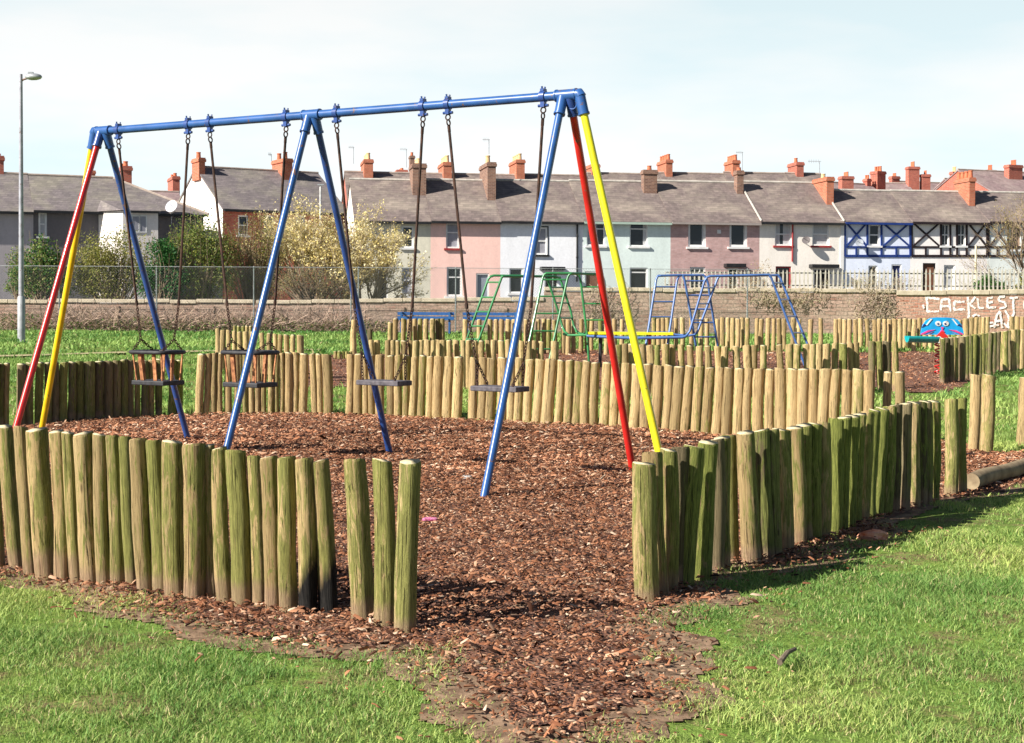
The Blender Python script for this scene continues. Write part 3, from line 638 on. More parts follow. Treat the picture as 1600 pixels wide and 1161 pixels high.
def beam_at(px):
    lo, hi = -LB_ * 1.1, LB_ * 1.1
    for _ in range(50):
        m = (lo + hi) / 2
        if proj(M0 + bd * m)[0] < px: lo = m
        else: hi = m
    return M0 + bd * lo
def chain(mb, a, b, link=.034, r=.0042):
    a, b = Vector(a), Vector(b); d = b - a; L = d.length; n = max(2, int(L / (link * .74))); d.normalize()
    s = d.orthogonal().normalized(); q = d.cross(s)
    for i in range(n):
        c = a + d * (L * (i + .5) / n); ax = (s if i % 2 else q); h = link / 2; w = link * .30
        pts = [c + d * (h - w) * sg + (d * math.sin(t_) * w * sg + ax * math.cos(t_) * w * sg) for sg in (1, -1) for t_ in (0, math.pi / 4, math.pi / 2, 3 * math.pi / 4, math.pi)]
        mb.tube(pts, r, 5, closed=True)
def swing(label, hx, rodpx, splitpx, seatpx, kind):
    A = [beam_at(x) for x in hx]; ctr = (A[0] + A[1]) / 2
    sc = onplane(seatpx[0], seatpx[1], ctr, bn)
    root = empty('cradle_swing' if kind == 'cradle' else 'flat_swing', sc, label, 'swing', 'swings hanging from the blue frame'); og = root.location
    Wd, D = (.40, .28) if kind == 'cradle' else (.43, .21)
    top_z = None
    if kind == 'cradle':
        ring_c = onplane(seatpx[2], seatpx[3], ctr, bn)
    for i in (0, 1):
        P = A[i]; mb = MB()
        mb.tube([P - bd * .022, P + bd * .022], .046, 14); mb.cbox(P + UZ * .05, bd * .03, bn * .055, UZ * .02)
        for sy in (-1, 1): mb.tube([P + UZ * .045 + bn * sy * .018, P + UZ * .078 + bn * sy * .024], .008, 6)
        mb.cbox(P - UZ * .058, bd * .035, bn * .04, UZ * .05); mb.tube([P - UZ * .07 - bd * .045, P - UZ * .07 + bd * .045], .012, 8)
        o = mb.build('bracket', DBLUE, root, og, smooth=45)
        re = onplane(*rodpx[i], ctr, bn); sp = onplane(*splitpx[i], ctr, bn)
        mb = MB(); q0 = P - UZ * .105
        d = (re - q0).normalized(); sd = bn.cross(d).normalized()
        mb.torus(q0, bd, UZ, .022, .006, 12, 6); mb.torus(q0 + d * .045, bn, d, .024, .0065, 12, 6); st = q0 + d * .07
        mb.tube([st, st + d * .05], .013, 8); mb.tube([st + d * .04, re - d * .01], .0115, 8); mb.tube([re - d * .04, re], .014, 8)
        mb.build('hanger_rod', RUST, root, og, smooth=45)
        sg = -1 if i == 0 else 1
        mb = MB(); chain(mb, re, sp)
        for sy in (-1, 1):
            if kind == 'cradle': e = ring_c + bd * sg * (Wd / 2 - .015 - (.07 if False else 0)) + bn * sy * (D / 2 - .02) + UZ * .02
            else: e = sc + bd * sg * (Wd / 2 - .05) + bn * sy * (D / 2 - .03) + UZ * .012
            chain(mb, sp, e)
            mb.tube([e - UZ * .015, e + UZ * .012], .009, 6)
        mb.build('chain', RUST, root, og, smooth=60)
    mb = MB(); t_ = .042
    mb.cbox(sc - UZ * t_ / 2, bd * Wd, bn * D, UZ * t_); mb.build('seat', SEATM if kind == 'flat' else RUBBER, root, og, bevel=.008)
    if kind == 'cradle':
        mb = MB(); w, dd = Wd / 2 + .025, D / 2 + .03; c = ring_c
        pts = []
        for k in range(24):
            a = 2 * math.pi * k / 24; ca, sa = math.cos(a), math.sin(a)
            pts.append(c + bd * w * abs(ca) ** .45 * (1 if ca >= 0 else -1) + bn * dd * abs(sa) ** .45 * (1 if sa >= 0 else -1))
        mb.tube(pts, .019, 8, closed=True); mb.build('top_rail', RUBBER, root, og, smooth=60)
        for sx, sy in ((-.86, -1), (-.45, -1), (.45, -1), (.92, -1), (-.86, 1), (-.30, 1), (.30, 1), (.9, 1), (-.95, 0), (.95, 0)):
            mb = MB(); p = sc + bd * sx * (Wd / 2 - .02) + bn * sy * (D / 2 - .025); q = c + bd * sx * (Wd / 2 + .0) + bn * sy * (D / 2)
            wide = abs(sx) < .5
            mb.cbox((p + q) / 2, bd * (.042 if wide else .014) if sy else bd * .012, bn * .012 if sy else bn * .03, (q - p)); mb.build('slat', RUSTO, root, og, bevel=.003)
    return root
swing('left cradle swing with orange rusted slats and black rubber seat', (185, 294), ((214, 477), (279, 477)), ((220, 530), (272, 530)), (247, 594, 246, 550), 'cradle')
swing('right cradle swing with rusty slats, half hidden by the middle blue leg', (328, 447), ((355, 478), (429.5, 477)), ((362, 532), (422.5, 534)), (391, 597, 391, 550.5), 'cradle')
swing('flat grey swing seat just right of the middle frame', (526, 661), ((554, 482), (644, 481)), ((564.7, 549), (633.5, 557)), (600, 594), 'flat')
swing('flat grey swing seat nearest the right end of the frame', (700, 849), ((729.5, 482), (829.7, 481)), ((744, 563), (818, 567.5)), (781, 603), 'flat')

# ------------------------------------------------------------------ climbing frame
YF = 27.0
cf = empty('jungle_gym', gp(930, 575), 'tubular climbing frame, green left half and blue right half joined by a yellow deck', 'climbing frame'); co = cf.location
def P5(x, y, dy=0): return atY(x, y, YF + dy)
def to_ground(a, b):        # extend a->b down to the ground
    d = b - a; t = 1.0
    for _ in range(200):
        p = a + d * t
        if p.z <= g(p.y) - .03: break
        t += .02
    return a + d * t
def ladder(m, s1, s2, rungs, lab, r=.021, ext=True):
    """s1, s2: stile point lists (px,py,dy); rungs: parameter y pixels"""
    mb = MB(); L = []
    for s in (s1, s2):
        p = [P5(*q) for q in s]
        if ext: p[-1] = to_ground(p[-2], p[-1])
        L.append(p); mb.tube(p, r, 8)
    def at(p, y):
        for a, b in zip(p, p[1:]):
            ya, yb = proj(a)[1], proj(b)[1]
            if min(ya, yb) <= y <= max(ya, yb): return a.lerp(b, (y - ya) / (yb - ya + 1e-9))
        return p[-1]
    for y in rungs: mb.tube([at(L[0], y), at(L[1], y)], r * .72, 6)
    o = mb.build('ladder', m, cf, co, smooth=50); o['label'] = lab; return o
def rail(m, pts, lab='', r=.021):
    mb = MB(); mb.tube([P5(*q) for q in pts], r, 8); o = mb.build('rail', m, cf, co, smooth=50); return o
G = GREEN; Bq = CBLUE
ladder(G, [(771, 431, .4), (766, 432.5, .4), (762.5, 437, .4), (730, 529, .4)], [(784.5, 432, -.4), (783, 436, -.4), (749, 529, -.4)], (441, 464.5, 487, 509.5, 530), 'leftmost green ladder')
ladder(G, [(854, 427, -.5), (850.5, 429, -.5), (848, 434, -.5), (827.6, 531, -.9)], [(893, 427, -.5), (889.5, 429, -.5), (887, 434, -.5), (858.6, 562, -.9)], (437, 463.5, 490.5, 518, 546), 'pale green ladder facing the camera')
ladder(G, [(853, 432, .6), (857, 440, .6), (872, 486, .6), (878, 508, .6), (882, 518, .5), (889, 523.5, .3)], [(874, 432, 1.0), (877, 440, 1.0), (892, 486, 1.0), (896, 508, 1.0), (901, 518, .9), (909, 523.5, .6)], (449, 473.5, 497), 'green ladder curving into the deck', ext=False)
ladder(G, [(900, 428, .3), (905, 431, .3), (907.5, 440, .3), (917.5, 525, .3), (918.5, 540, .3)], [(941, 429, .3), (944.5, 440, .3), (952, 525, .3), (953.5, 540, .3)], (448.5, 474.5, 500, 524), 'green ladder with white rungs behind the red leg')
rail(G, [(766, 432, .4), (772, 430.5, .4), (866, 432, .8), (874, 434, 1.0)]); rail(G, [(784.5, 432, -.4), (853, 432, .6)])
rail(G, [(853, 427, -.5), (893, 427, -.5)]); rail(G, [(893, 427, -.5), (941, 429, .3)]); rail(G, [(854, 427, -.5), (900, 428, .3)])
ladder(Bq, [(1033, 431, 0), (1028, 431.5, 0), (1025.5, 436, 0), (1013, 515, -.3)], [(1064, 430, .1), (1060.5, 432, .1), (1058, 438, .1), (1046.5, 515, -.2)], (448.5, 472, 496, 520), 'left blue ladder')
ladder(Bq, [(1067, 431, .1), (1070, 438, .1), (1086.6, 535, .4)], [(1099, 430, .2), (1103.5, 434, .2), (1106, 442, .2), (1120.6, 535, .5)], (439, 461, 482.5, 503.5, 526), 'blue ladder leaning right in the middle')
ladder(Bq, [(1110, 431.5, -.5), (1105, 433, -.5), (1101, 439, -.5), (1078, 517, -.5), (1073, 524, -.5), (1066, 527, -.5)], [(1124, 431.5, .3), (1121, 436, .3), (1095, 505, .2), (1090, 518, .2), (1086, 523, .2), (1076, 524.5, .2)], (449.5, 474.5, 500), 'blue ladder curving into the deck', ext=False)
ladder(Bq, [(1201, 429.5, -.4), (1205, 434, -.4), (1244, 536, -.4)], [(1215, 430, .4), (1219, 434, .4), (1261, 536, .4)], (442, 468, 494, 520), 'rightmost blue ladder')
rail(Bq, [(1028, 431, 0), (1064, 430, .1)]); rail(Bq, [(1061, 430.3, .1), (1100, 430, .2)]); rail(Bq, [(1108, 431.5, -.5), (1203, 429.3, -.4)]); rail(Bq, [(1122, 431.5, .3), (1217, 430, .4)])
rail(G, [(880, 522, .35), (887, 523.8, .3), (918, 523.5, .0)]); rail(G, [(900, 518, .9), (909, 522, .7), (925, 522, .5)])
rail(Bq, [(917, 525, -.2), (985, 528.3, -.5), (1066, 527, -.5), (1072, 525, -.5)], r=.026); rail(Bq, [(1040, 522, .3), (1078, 524.5, .2)])
mb = MB(); a, b_, c_, d_ = P5(919, 518.5, -.25), P5(1052, 525, -.45), P5(1048, 518, .35), P5(922, 519, .45)
for q in (a, b_, c_, d_): q.z = a.z
mb.add([a, b_, c_, d_] + [q - UZ * .045 for q in (a, b_, c_, d_)], [(0, 1, 2, 3), (7, 6, 5, 4), (0, 4, 5, 1), (1, 5, 6, 2), (2, 6, 7, 3), (3, 7, 4, 0)])
mb.build('deck', YEL2, cf, co)
for x, m in ((938, RUBBER), (1015, RED)):
    p = P5(x, 524, 0); mb = MB(); mb.tube([Vector((p.x, p.y, a.z - .04)), Vector((p.x, p.y, g(p.y) - .02))], .03, 10); mb.build('deck_leg', m, cf, co, smooth=40)

# ------------------------------------------------------------------ cat-faced spring rider
cg = gp(1467, 570); YC = 26.0; cg = Vector((atY(1470, 540, YC).x, YC, g(YC)))
sr = empty('spring_rider', cg, 'blue cat faced spring rider with pink whiskers and a teal trough seat', 'spring rider'); oo = sr.location
def PC(x, y, dy=0): return atY(x, y, YC + dy)
def plate(pts, dy, th_, m, name, parent=sr):
    mb = MB(); n = len(pts); f = [PC(x, y, dy) for x, y in pts]; b = [p + Vector((0, th_, 0)) for p in f]
    mb.add(f + b, [tuple(range(n)), tuple(range(2 * n - 1, n - 1, -1))] + [(i, i + n, (i + 1) % n + n, (i + 1) % n) for i in range(n)])
    return mb.build(name, m, parent, oo)
face = [(1439, 523), (1439.5, 518), (1442, 508), (1447, 501), (1454, 497), (1464, 496), (1480, 496), (1490, 497), (1497, 500), (1502, 507), (1505.5, 517), (1506, 523)]
def arc(cx, cy, rx, ry, n=16): return [(cx + rx * math.cos(2 * math.pi * i / n), cy + ry * math.sin(2 * math.pi * i / n)) for i in range(n)]
fp = plate(face, 0, .04, SKYB, 'face_panel')
for s in (-1, 1):
    cx = 1472 + s * 6; e = plate(arc(cx, 505.5, 4.6, 3.9), -.012, .012, WHITEP, 'eye', fp); plate(arc(cx - s * .5 - .5, 506, 1.5, 1.5, 10), -.020, .008, NAVY, 'pupil', fp)
    w = [(1472 + s * 10, 515), (1472 + s * 22, 516), (1472 + s * 33, 521.5), (1472 + s * 32, 523.5), (1472 + s * 20, 518.6)]
    plate(w, -.010, .010, PINK, 'whisker', fp); plate([(1472 + s * 13, 518), (1472 + s * 22, 523), (1472 + s * 25, 524)], -.011, .010, PINK, 'whisker', fp)
    plate([(1472 + s * 15, 498.5), (1472 + s * 17.5, 498), (1472 + s * 25, 508), (1472 + s * 23.5, 508.5)], -.012, .012, WHITEP, 'ear_stripe', fp)
    plate([(1472 + s * 24, 508), (1472 + s * 28, 506), (1472 + s * 32, 512)], -.009, .009, NAVY, 'ear_mark', fp)
plate([(1470, 511), (1475, 511), (1473, 515), (1476.5, 518.5), (1468.5, 518.5), (1472, 515)], -.014, .014, PINK, 'nose', fp)
plate([(1472.5, 517), (1478, 522), (1484, 529), (1461, 529), (1466, 522)], -.05, .04, RED, 'handle_plate')
mb = MB(); n = 12
p0, p1 = PC(1417, 525, -.22), PC(1464, 526, -.22); rr_ = .11
for k, (q, mi) in enumerate(((p0, 0), (p1, 0))): pass
vs = []; 
for q in (p0, p1):
    for j in range(n + 1):
        t_ = math.pi + math.pi * j / n; vs.append(q + Vector((0, math.cos(t_) * .17, math.sin(t_) * rr_ + .0)))
for q in (p0, p1):
    for j in range(n + 1):
        t_ = math.pi + math.pi * j / n; vs.append(q + Vector((0, math.cos(t_) * .15, math.sin(t_) * (rr_ - .015) + .0)))
k = n + 1; fs = []
for j in range(n): fs += [(j, j + 1, k + j + 1, k + j), (2 * k + j, 3 * k + j, 3 * k + j + 1, 2 * k + j + 1), (j, 2 * k + j, 2 * k + j + 1, j + 1), (k + j, k + j + 1, 3 * k + j + 1, 3 * k + j)]
mb.add(vs, fs); mb.build('trough_seat', TEAL, sr, oo, smooth=50)
mb = MB(); c = PC(1466, 534, -.05); z0 = g(YC); z1 = c.z
mb.tube([Vector((c.x, c.y, 0)) + Vector((.055 * math.cos(i * .5), .055 * math.sin(i * .5), z0 + (z1 - z0) * i / 75)) for i in range(76)], .014, 6); mb.build('spring', RED, sr, oo, smooth=50)
mb = MB(); mb.torus(PC(1467, 531, -.12), Vector((1, 0, 0)), UZ, .05, .012, 14, 6); mb.build('handle', WHITEP, sr, oo, smooth=50)

# ------------------------------------------------------------------ benches, lamps
def bench(x0, x1, ytop, label):
    Yb = 46.0; A = atY(x0, ytop, Yb); Bb = atY(x1, ytop, Yb); gz = g(Yb); zt = A.z; root = empty('park_bench', Vector(((A.x + Bb.x) / 2, Yb, gz)), label, 'bench', 'blue benches by the wall'); o = root.location
    for z0 in (zt - .10, zt - .23):
        mb = MB(); mb.box(A.x, Bb.x, Yb, Yb + .03, z0, z0 + .09); mb.build('back_slat', BENCHB, root, o)
    for i in range(3):
        mb = MB(); mb.box(A.x, Bb.x, Yb - .5 + i * .15, Yb - .38 + i * .15, gz + .42, gz + .45); mb.build('seat_slat', BENCHB, root, o)
    for x in (A.x + .12, Bb.x - .16):
        mb = MB(); mb.box(x, x + .05, Yb - .5, Yb - .45, gz, gz + .42); mb.box(x, x + .05, Yb + .03, Yb + .07, gz, zt); mb.box(x, x + .05, Yb - .5, Yb + .03, gz + .37, gz + .415)
        mb.box(x, x + .05, Yb - .45, Yb, gz + .62, gz + .66); mb.box(x, x + .05, Yb - .5, Yb - .45, gz + .42, gz + .65); mb.build('leg', BENCHB, root, o)
bench(621, 710, 487, 'left blue bench below the house with pink walls'); bench(723, 812, 487.5, 'right blue bench, half hidden by the green ladder')

b = gp(33.5, 534); s = F / b.y; zt = atY(33, 116, b.y).z
lp = empty('street_lamp', b, 'tall grey lamp post at the left edge of the lawn', 'street lamp'); o = lp.location
zc = atY(33, 465, b.y).z
mb = MB(); mb.tube([b - UZ * .1, Vector((b.x, b.y, zc)), Vector((b.x, b.y, zc + .03))], [.092, .092, .075], 16)
mb.build('base_column', paint('lamp_grey', (.40, .41, .44), .5, .7, (.22, .2, .2)), lp, o, smooth=40)
mb = MB(); mb.tube([Vector((b.x, b.y, zc)), Vector((b.x, b.y, zt))], [.065, .040], 14); mb.build('pole', paint('lamp_pole_grey', (.38, .38, .44), .5, .6), lp, o, smooth=40)
mb = MB(); q = Vector((b.x, b.y, zt)); mb.tube([q - UZ * .18, q - UZ * .13 + Vector((.06, 0, 0)), q + Vector((.16, 0, -.10))], .022, 8)
mb.build('arm', mk('rust_brown_steel', (.2, .12, .09), (.32, .2, .16), 9), lp, o, smooth=40)
mb = MB(); c = atY(52, 120, b.y); n = 14; vs = []; fs = []
prof = [(-.20, .02, .02), (-.16, .07, .06), (-.05, .11, .085), (.08, .11, .08), (.17, .08, .055), (.21, .02, .02)]
for dx, ry, rz in prof:
    for j in range(n):
        t_ = 2 * math.pi * j / n; vs.append(c + Vector((dx, math.cos(t_) * ry, math.sin(t_) * rz)))
for i in range(len(prof) - 1):
    for j in range(n): fs.append((i * n + j, i * n + (j + 1) % n, (i + 1) * n + (j + 1) % n, (i + 1) * n + j))
fs += [tuple(range(n)), tuple((len(prof) - 1) * n + j for j in range(n))[::-1]]
mb.add(vs, fs); mb.cbox(c + Vector((-.06, 0, .09)), (.12, 0, 0), (0, .07, 0), (0, 0, .05)); mb.build('lamp_head', GALV, lp, o, smooth=60)
b2 = Vector((atY(500.5, 400, 58).x, 58, .6)); zt = atY(500, 290, 58).z
lp2 = empty('street_lamp', b2, 'slim white lamp post with a flat head among the yellow willow', 'street lamp'); mb = MB(); mb.tube([b2, Vector((b2.x, b2.y, zt))], [.05, .032], 10); mb.build('pole', WHITEP, lp2, b2, smooth=40)
mb = MB(); mb.cbox(Vector((b2.x + .02, b2.y, zt + .03)), (.26, 0, 0), (0, .12, 0), (0, 0, .05)); mb.build('lamp_head', GALV, lp2, b2)
b3 = Vector((atY(1524.5, 430, 55).x, 55, .6)); mb = MB(); mb.tube([b3, Vector((b3.x, b3.y, atY(1524, 383, 55).z))], .04, 10)
r3 = empty('street_pole', b3, 'slim cream pole in front of the timbered houses', 'pole'); mb.build('pole', mk('cream_pole', (.62, .55, .38)), r3, b3, smooth=40)

# ------------------------------------------------------------------ boundary wall with railings, chain link fence
YW = 48.0
def stone_mat(name, c1, c2, c3, mort, seed=0.0, bw=.36, rh=.115):
    m, t, b = newmat(name); tc = N(t, 'ShaderNodeTexCoord'); sp = N(t, 'ShaderNodeSeparateXYZ'); t.links.new(tc.outputs['Object'], sp.inputs[0])
    cb = N(t, 'ShaderNodeCombineXYZ'); t.links.new(sp.outputs[0], cb.inputs[0]); t.links.new(sp.outputs[2], cb.inputs[1]); t.links.new(sp.outputs[1], cb.inputs[2])
    dn = N(t, 'ShaderNodeTexNoise'); dn.inputs['Scale'].default_value = 1.7; t.links.new(cb.outputs[0], dn.inputs[0])
    ad = N(t, 'ShaderNodeVectorMath', operation='MULTIPLY_ADD'); t.links.new(dn.outputs['Color'], ad.inputs[0]); ad.inputs[1].default_value = (.22, .13, 0); t.links.new(cb.outputs[0], ad.inputs[2])
    br = N(t, 'ShaderNodeTexBrick'); br.inputs['Scale'].default_value = 1; br.inputs['Brick Width'].default_value = bw; br.inputs['Row Height'].default_value = rh
    br.inputs['Mortar Size'].default_value = .012; br.inputs['Mortar Smooth'].default_value = .4; br.inputs['Bias'].default_value = -.1
    br.inputs['Color1'].default_value = (*c1, 1); br.inputs['Color2'].default_value = (*c2, 1); br.inputs['Mortar'].default_value = (*mort, 1)
    t.links.new(ad.outputs[0], br.inputs[0])
    n = noise(t, cb.outputs[0], 1.3, 6, .7); c = mixc(t, ramp(t, [(.38, 0), (.60, .8)], n), br.outputs[0], c3)
    n2 = noise(t, cb.outputs[0], 14, 4, .7); c = mixc(t, .9, c, ramp(t, [(.3, .45), (.65, 1.25)], n2), 'MULTIPLY')
    t.links.new(c, b.inputs['Base Color']); b.inputs['Roughness'].default_value = .95
    bump(t, b, math_(t, 'ADD', br.outputs['Fac'], math_(t, 'MULTIPLY', n2, -.6)), .6, -.03); return m
SAND = stone_mat('red_sandstone', (.33, .18, .135), (.58, .40, .32), (.43, .33, .25), (.22, .17, .13))
BRK = stone_mat('rough_red_brick', (.46, .17, .11), (.70, .42, .32), (.52, .34, .25), (.45, .37, .30), bw=.3, rh=.1)
COP = mk('coping_stone', (.44, .37, .27), (.64, .55, .42), 3, .95, 0, .4, bd=.02)
def wall(x0, x1, yt0, yt1, mat, label, steps=16, cop=.12):
    A = atY(x0, yt0, YW); Bb = atY(x1, yt1, YW); gz = g(YW) - .2
    root = empty('boundary_wall', Vector(((A.x + Bb.x) / 2, YW, gz + .2)), label, 'wall', 'stone boundary wall beyond the park'); o = root.location
    mb = MB(); mb.add([(A.x, YW, gz), (Bb.x, YW, gz), (Bb.x, YW, Bb.z - cop), (A.x, YW, A.z - cop), (A.x, YW + .35, gz), (Bb.x, YW + .35, gz), (Bb.x, YW + .35, Bb.z - cop), (A.x, YW + .35, A.z - cop)],
                      [(0, 1, 2, 3), (5, 4, 7, 6), (3, 2, 6, 7), (0, 3, 7, 4), (1, 5, 6, 2)]); mb.build('wall_face', mat, root, o)
    mb = MB(); rr = random.Random(x0); x = A.x
    while x < Bb.x - .1:
        w = min(rr.uniform(.5, 1.1), Bb.x - x); t0 = (x - A.x) / (Bb.x - A.x); z = A.z + (Bb.z - A.z) * t0 + rr.uniform(-.02, .02)
        mb.box(x + .006, x + w - .006, YW - .05, YW + .40, z - cop + .002, z); x += w
    mb.build('coping', COP, root, o, bevel=.015); return root
wall(-500, 400, 466, 468, SAND, 'low sandstone wall at left behind brambles and lamp post')
wall(400.3, 850, 468, 464, SAND, 'middle length of pinkish sandstone wall behind the blue benches')
wl = wall(850.3, 1400, 449, 451.5, SAND, 'taller sandstone wall behind the blue climbing frame')
w3 = wall(1400.3, 1900, 453, 452, BRK, 'rough red brick wall painted with white graffiti at right', cop=.15)
# graffiti strokes
GRAF = mk('white_graffiti_paint', (.50, .32, .25), (.86, .83, .81), 16, .9, lo=.38, hi=.46)
strokes = [[(1448, 463), (1449, 488)], [(1449, 465), (1468, 467)], [(1449, 487), (1467, 486)],
           [(1470, 485), (1471, 468), (1483, 467), (1485, 487)], [(1471, 479), (1484, 478)],
           [(1507, 472), (1491, 471), (1490, 484), (1508, 483)],
           [(1512, 464), (1514, 488), (1513, 497)], [(1524, 464), (1515, 475), (1524, 482)], [(1527, 466), (1529, 481), (1537, 481)],
           [(1551, 465), (1542, 466), (1543, 481), (1556, 480)], [(1543, 473), (1551, 472)],
           [(1570, 463), (1561, 464), (1560, 470), (1570, 473), (1571, 480), (1561, 482)],
           [(1577, 466), (1590, 465)], [(1583, 466), (1583, 481), (1584, 490), (1579, 498)], [(1600, 470), (1600, 482)],
           [(1543, 505), (1552, 504)], [(1553, 512), (1557, 492), (1562, 486), (1566, 512)], [(1556, 502), (1565, 501)], [(1570, 485), (1576, 497), (1573, 512)], [(1546, 510), (1560, 508)], [(1568, 505), (1577, 512)], [(1519, 494), (1524, 491), (1530, 494)], [(1442, 476), (1443, 482)]]
mb = MB(); sf_ = F / YW; k = 0; rr = random.Random(5)
for st in strokes:
    for a, b_ in zip(st, st[1:]):
        A = atY(*a, YW); Bb = atY(*b_, YW); d = (Bb - A); d.y = 0; L = d.length; d.normalize(); nn = Vector((-d.z, 0, d.x)); y = YW - .004 - .0007 * k; k += 1
        m_ = max(2, int(L / .05)); w = .036; pu = []; pl = []
        for i in range(m_ + 1):
            p = A + (Bb - A) * (i / m_); p.y = y; pu.append(p + nn * (w * rr.uniform(.6, 1.3))); pl.append(p - nn * (w * rr.uniform(.6, 1.3)))
        for i in range(m_): mb.quad(pl[i], pl[i + 1], pu[i + 1], pu[i])
gf = mb.build('graffiti', GRAF, w3, w3.location); gf['label'] = 'white painted word CACKLES with a scrawl below'
# railings on the wall (right half): spear-topped steel pales
root = empty('palisade_railing', Vector((8, YW + .17, g(YW))), 'cream steel palisade railing with pointed tips on top of the wall', 'railing'); o = root.location
PALE = mk('pale_railing_paint', (.40, .37, .31), (.60, .56, .48), 6, .6)
zt = [(960, 424), (1200, 421), (1600, 418)]; zb = [(860, 448), (1400, 451), (1700, 452)]
X0, X1 = atY(1040, 440, YW).x, atY(1640, 440, YW).x; n = 92
pm_ = None
for i in range(n):
    x = X0 + (X1 - X0) * i / (n - 1); px = PCX + x / YW * F; z1 = atY(px, lerp(zt, px), YW).z; z0 = atY(px, lerp(zb, px), YW).z - .05
    if pm_ is None:
        h = z1 - z0; mb = MB(); w = .021
        mb.box(-w, w, -.012, .012, 0, h * .86); mb.add([(-w, -.012, h * .86), (w, -.012, h * .86), (w, .012, h * .86), (-w, .012, h * .86), (0, 0, h)], [(0, 1, 4), (1, 2, 4), (2, 3, 4), (3, 0, 4)])
        pm_ = mb.build('pale', PALE, root); h0 = h; ob = pm_
    else:
        ob = pm_.copy(); C.objects.link(ob); ob.parent = root
    ob.location = Vector((x, YW + .14 + random.uniform(-.004, .004), z0)) - o; ob.rotation_euler.y = random.uniform(-.03, .03); ob.scale.z = (z1 - z0) / h0
for yy in (426.5, 446):
    mb = MB(); mb.cbox((atY(1040, yy + 1, YW + .18) + atY(1640, yy, YW + .18)) / 2, (X1 - X0, 0, 0), (0, .03, 0), (0, 0, .04)); mb.build('rail', mk('grey_rail', (.2, .2, .18)), root, o)
# chain link
def chainlink(x0, x1, ytop, Yc, label, ybot=None):
    A = atY(x0, ytop, Yc); Bb = atY(x1, ytop, Yc); z1 = A.z; z0 = g(Yc) if ybot is None else atY(x0, ybot, Yc).z
    root = empty('chain_link_fence', Vector(((A.x + Bb.x) / 2, Yc, z0)), label, 'chain link fence', 'wire mesh fences by the wall'); o = root.location
    H = z1 - z0; st = .085; m_ = int((Bb.x - A.x + H) / st); r = .0016; V = []; Q = []
    for i in range(m_):
        for sg in (1, -1):
            xa = A.x - H + i * st; xb = xa + H; za, zb_ = (z0, z1) if sg > 0 else (z1, z0)
            t0 = max(0, (A.x - xa) / H); t1 = min(1, (Bb.x - xa) / H)
            if t1 <= t0: continue
            p = np.array([xa + H * t0, Yc, za + (zb_ - za) * t0]); q = np.array([xa + H * t1, Yc + .0, za + (zb_ - za) * t1]); k = len(V) * 6
            nn = np.array([-(q - p)[2], 0, (q - p)[0]]); nn = nn / np.linalg.norm(nn) * r; off = np.array([0, r * sg, 0])
            V.append(np.array([p + nn, p - nn, p - 2 * off, q + nn, q - nn, q - 2 * off])); Q.append(np.array([[k, k + 1, k + 4, k + 3], [k + 1, k + 2, k + 5, k + 4], [k + 2, k, k + 3, k + 5]]))
    npmesh('wire_mesh', np.concatenate(V), [np.concatenate(Q)], mk('wire_green_grey', (.12, .15, .14), (.20, .23, .22), 2, .5), None, root, tuple(o))
    x = A.x; 
    while x <= Bb.x:
        mb = MB(); mb.tube([(x, Yc + .04, g(Yc)), (x, Yc + .04, z1 + .03)], .022, 8); mb.build('post', mk('fence_post_grey', (.3, .33, .33), (.42, .45, .45)) if 'fpg' not in MATC else MATC['fpg'], root, o, smooth=40); x += 3.0
    for zz in (z1, z0 + .05):
        mb = MB(); mb.tube([(A.x, Yc, zz), (Bb.x, Yc, zz)], .008, 5); mb.build('line_wire', GALV, root, o)
MATC = {'fpg': mk('fence_post_grey', (.20, .22, .22), (.30, .33, .33))}
chainlink(-60, 560, 415, 47.0, 'wire mesh fence at left in front of the bushes')
chainlink(560, 1190, 418, 47.0, 'wire mesh fence behind the benches and climbing frame')

# ------------------------------------------------------------------ houses
def slate(name, c1, c2, c3):
    m, t, b = newmat(name); v = coords(t, 'Object'); n = noise(t, v, .55, 5, .65, .3); n2 = noise(t, v, 5, 4, .7)
    sp = N(t, 'ShaderNodeSeparateXYZ'); tc = N(t, 'ShaderNodeTexCoord'); t.links.new(tc.outputs['Object'], sp.inputs[0])
    c = mixc(t, ramp(t, [(.45, 0), (.68, .75)], n), ramp(t, [(.3, c1), (.7, c2)], n2), c3)
    row = math_(t, 'FRACT', math_(t, 'MULTIPLY', sp.outputs[2], 8.5)); ln = ramp(t, [(.0, .72), (.16, 1.0)], row)
    c = mixc(t, .8, c, ln, 'MULTIPLY'); br = N(t, 'ShaderNodeTexBrick'); br.inputs['Scale'].default_value = 1; br.inputs['Brick Width'].default_value = .28; br.inputs['Row Height'].default_value = .118
    br.inputs['Mortar Size'].default_value = .004; br.inputs['Color1'].default_value = (.82, .82, .82, 1); br.inputs['Color2'].default_value = (1.12, 1.1, 1.1, 1); br.inputs['Mortar'].default_value = (.7, .7, .7, 1)
    cb = N(t, 'ShaderNodeCombineXYZ'); t.links.new(sp.outputs[0], cb.inputs[0]); t.links.new(sp.outputs[2], cb.inputs[1]); t.links.new(cb.outputs[0], br.inputs[0])
    c = mixc(t, 1, c, br.outputs[0], 'MULTIPLY')
    t.links.new(c, b.inputs['Base Color']); b.inputs['Roughness'].default_value = .8; b.inputs['Specular IOR Level'].default_value = .25; bump(t, b, n2, .4, .02); return m
SL1 = slate('purple_slate', (.145, .115, .11), (.23, .185, .17), (.36, .31, .25)); SL2 = slate('grey_slate', (.15, .13, .135), (.235, .205, .20), (.29, .27, .21))
SL3 = slate('red_purple_slate', (.23, .16, .16), (.32, .24, .235), (.38, .31, .28))
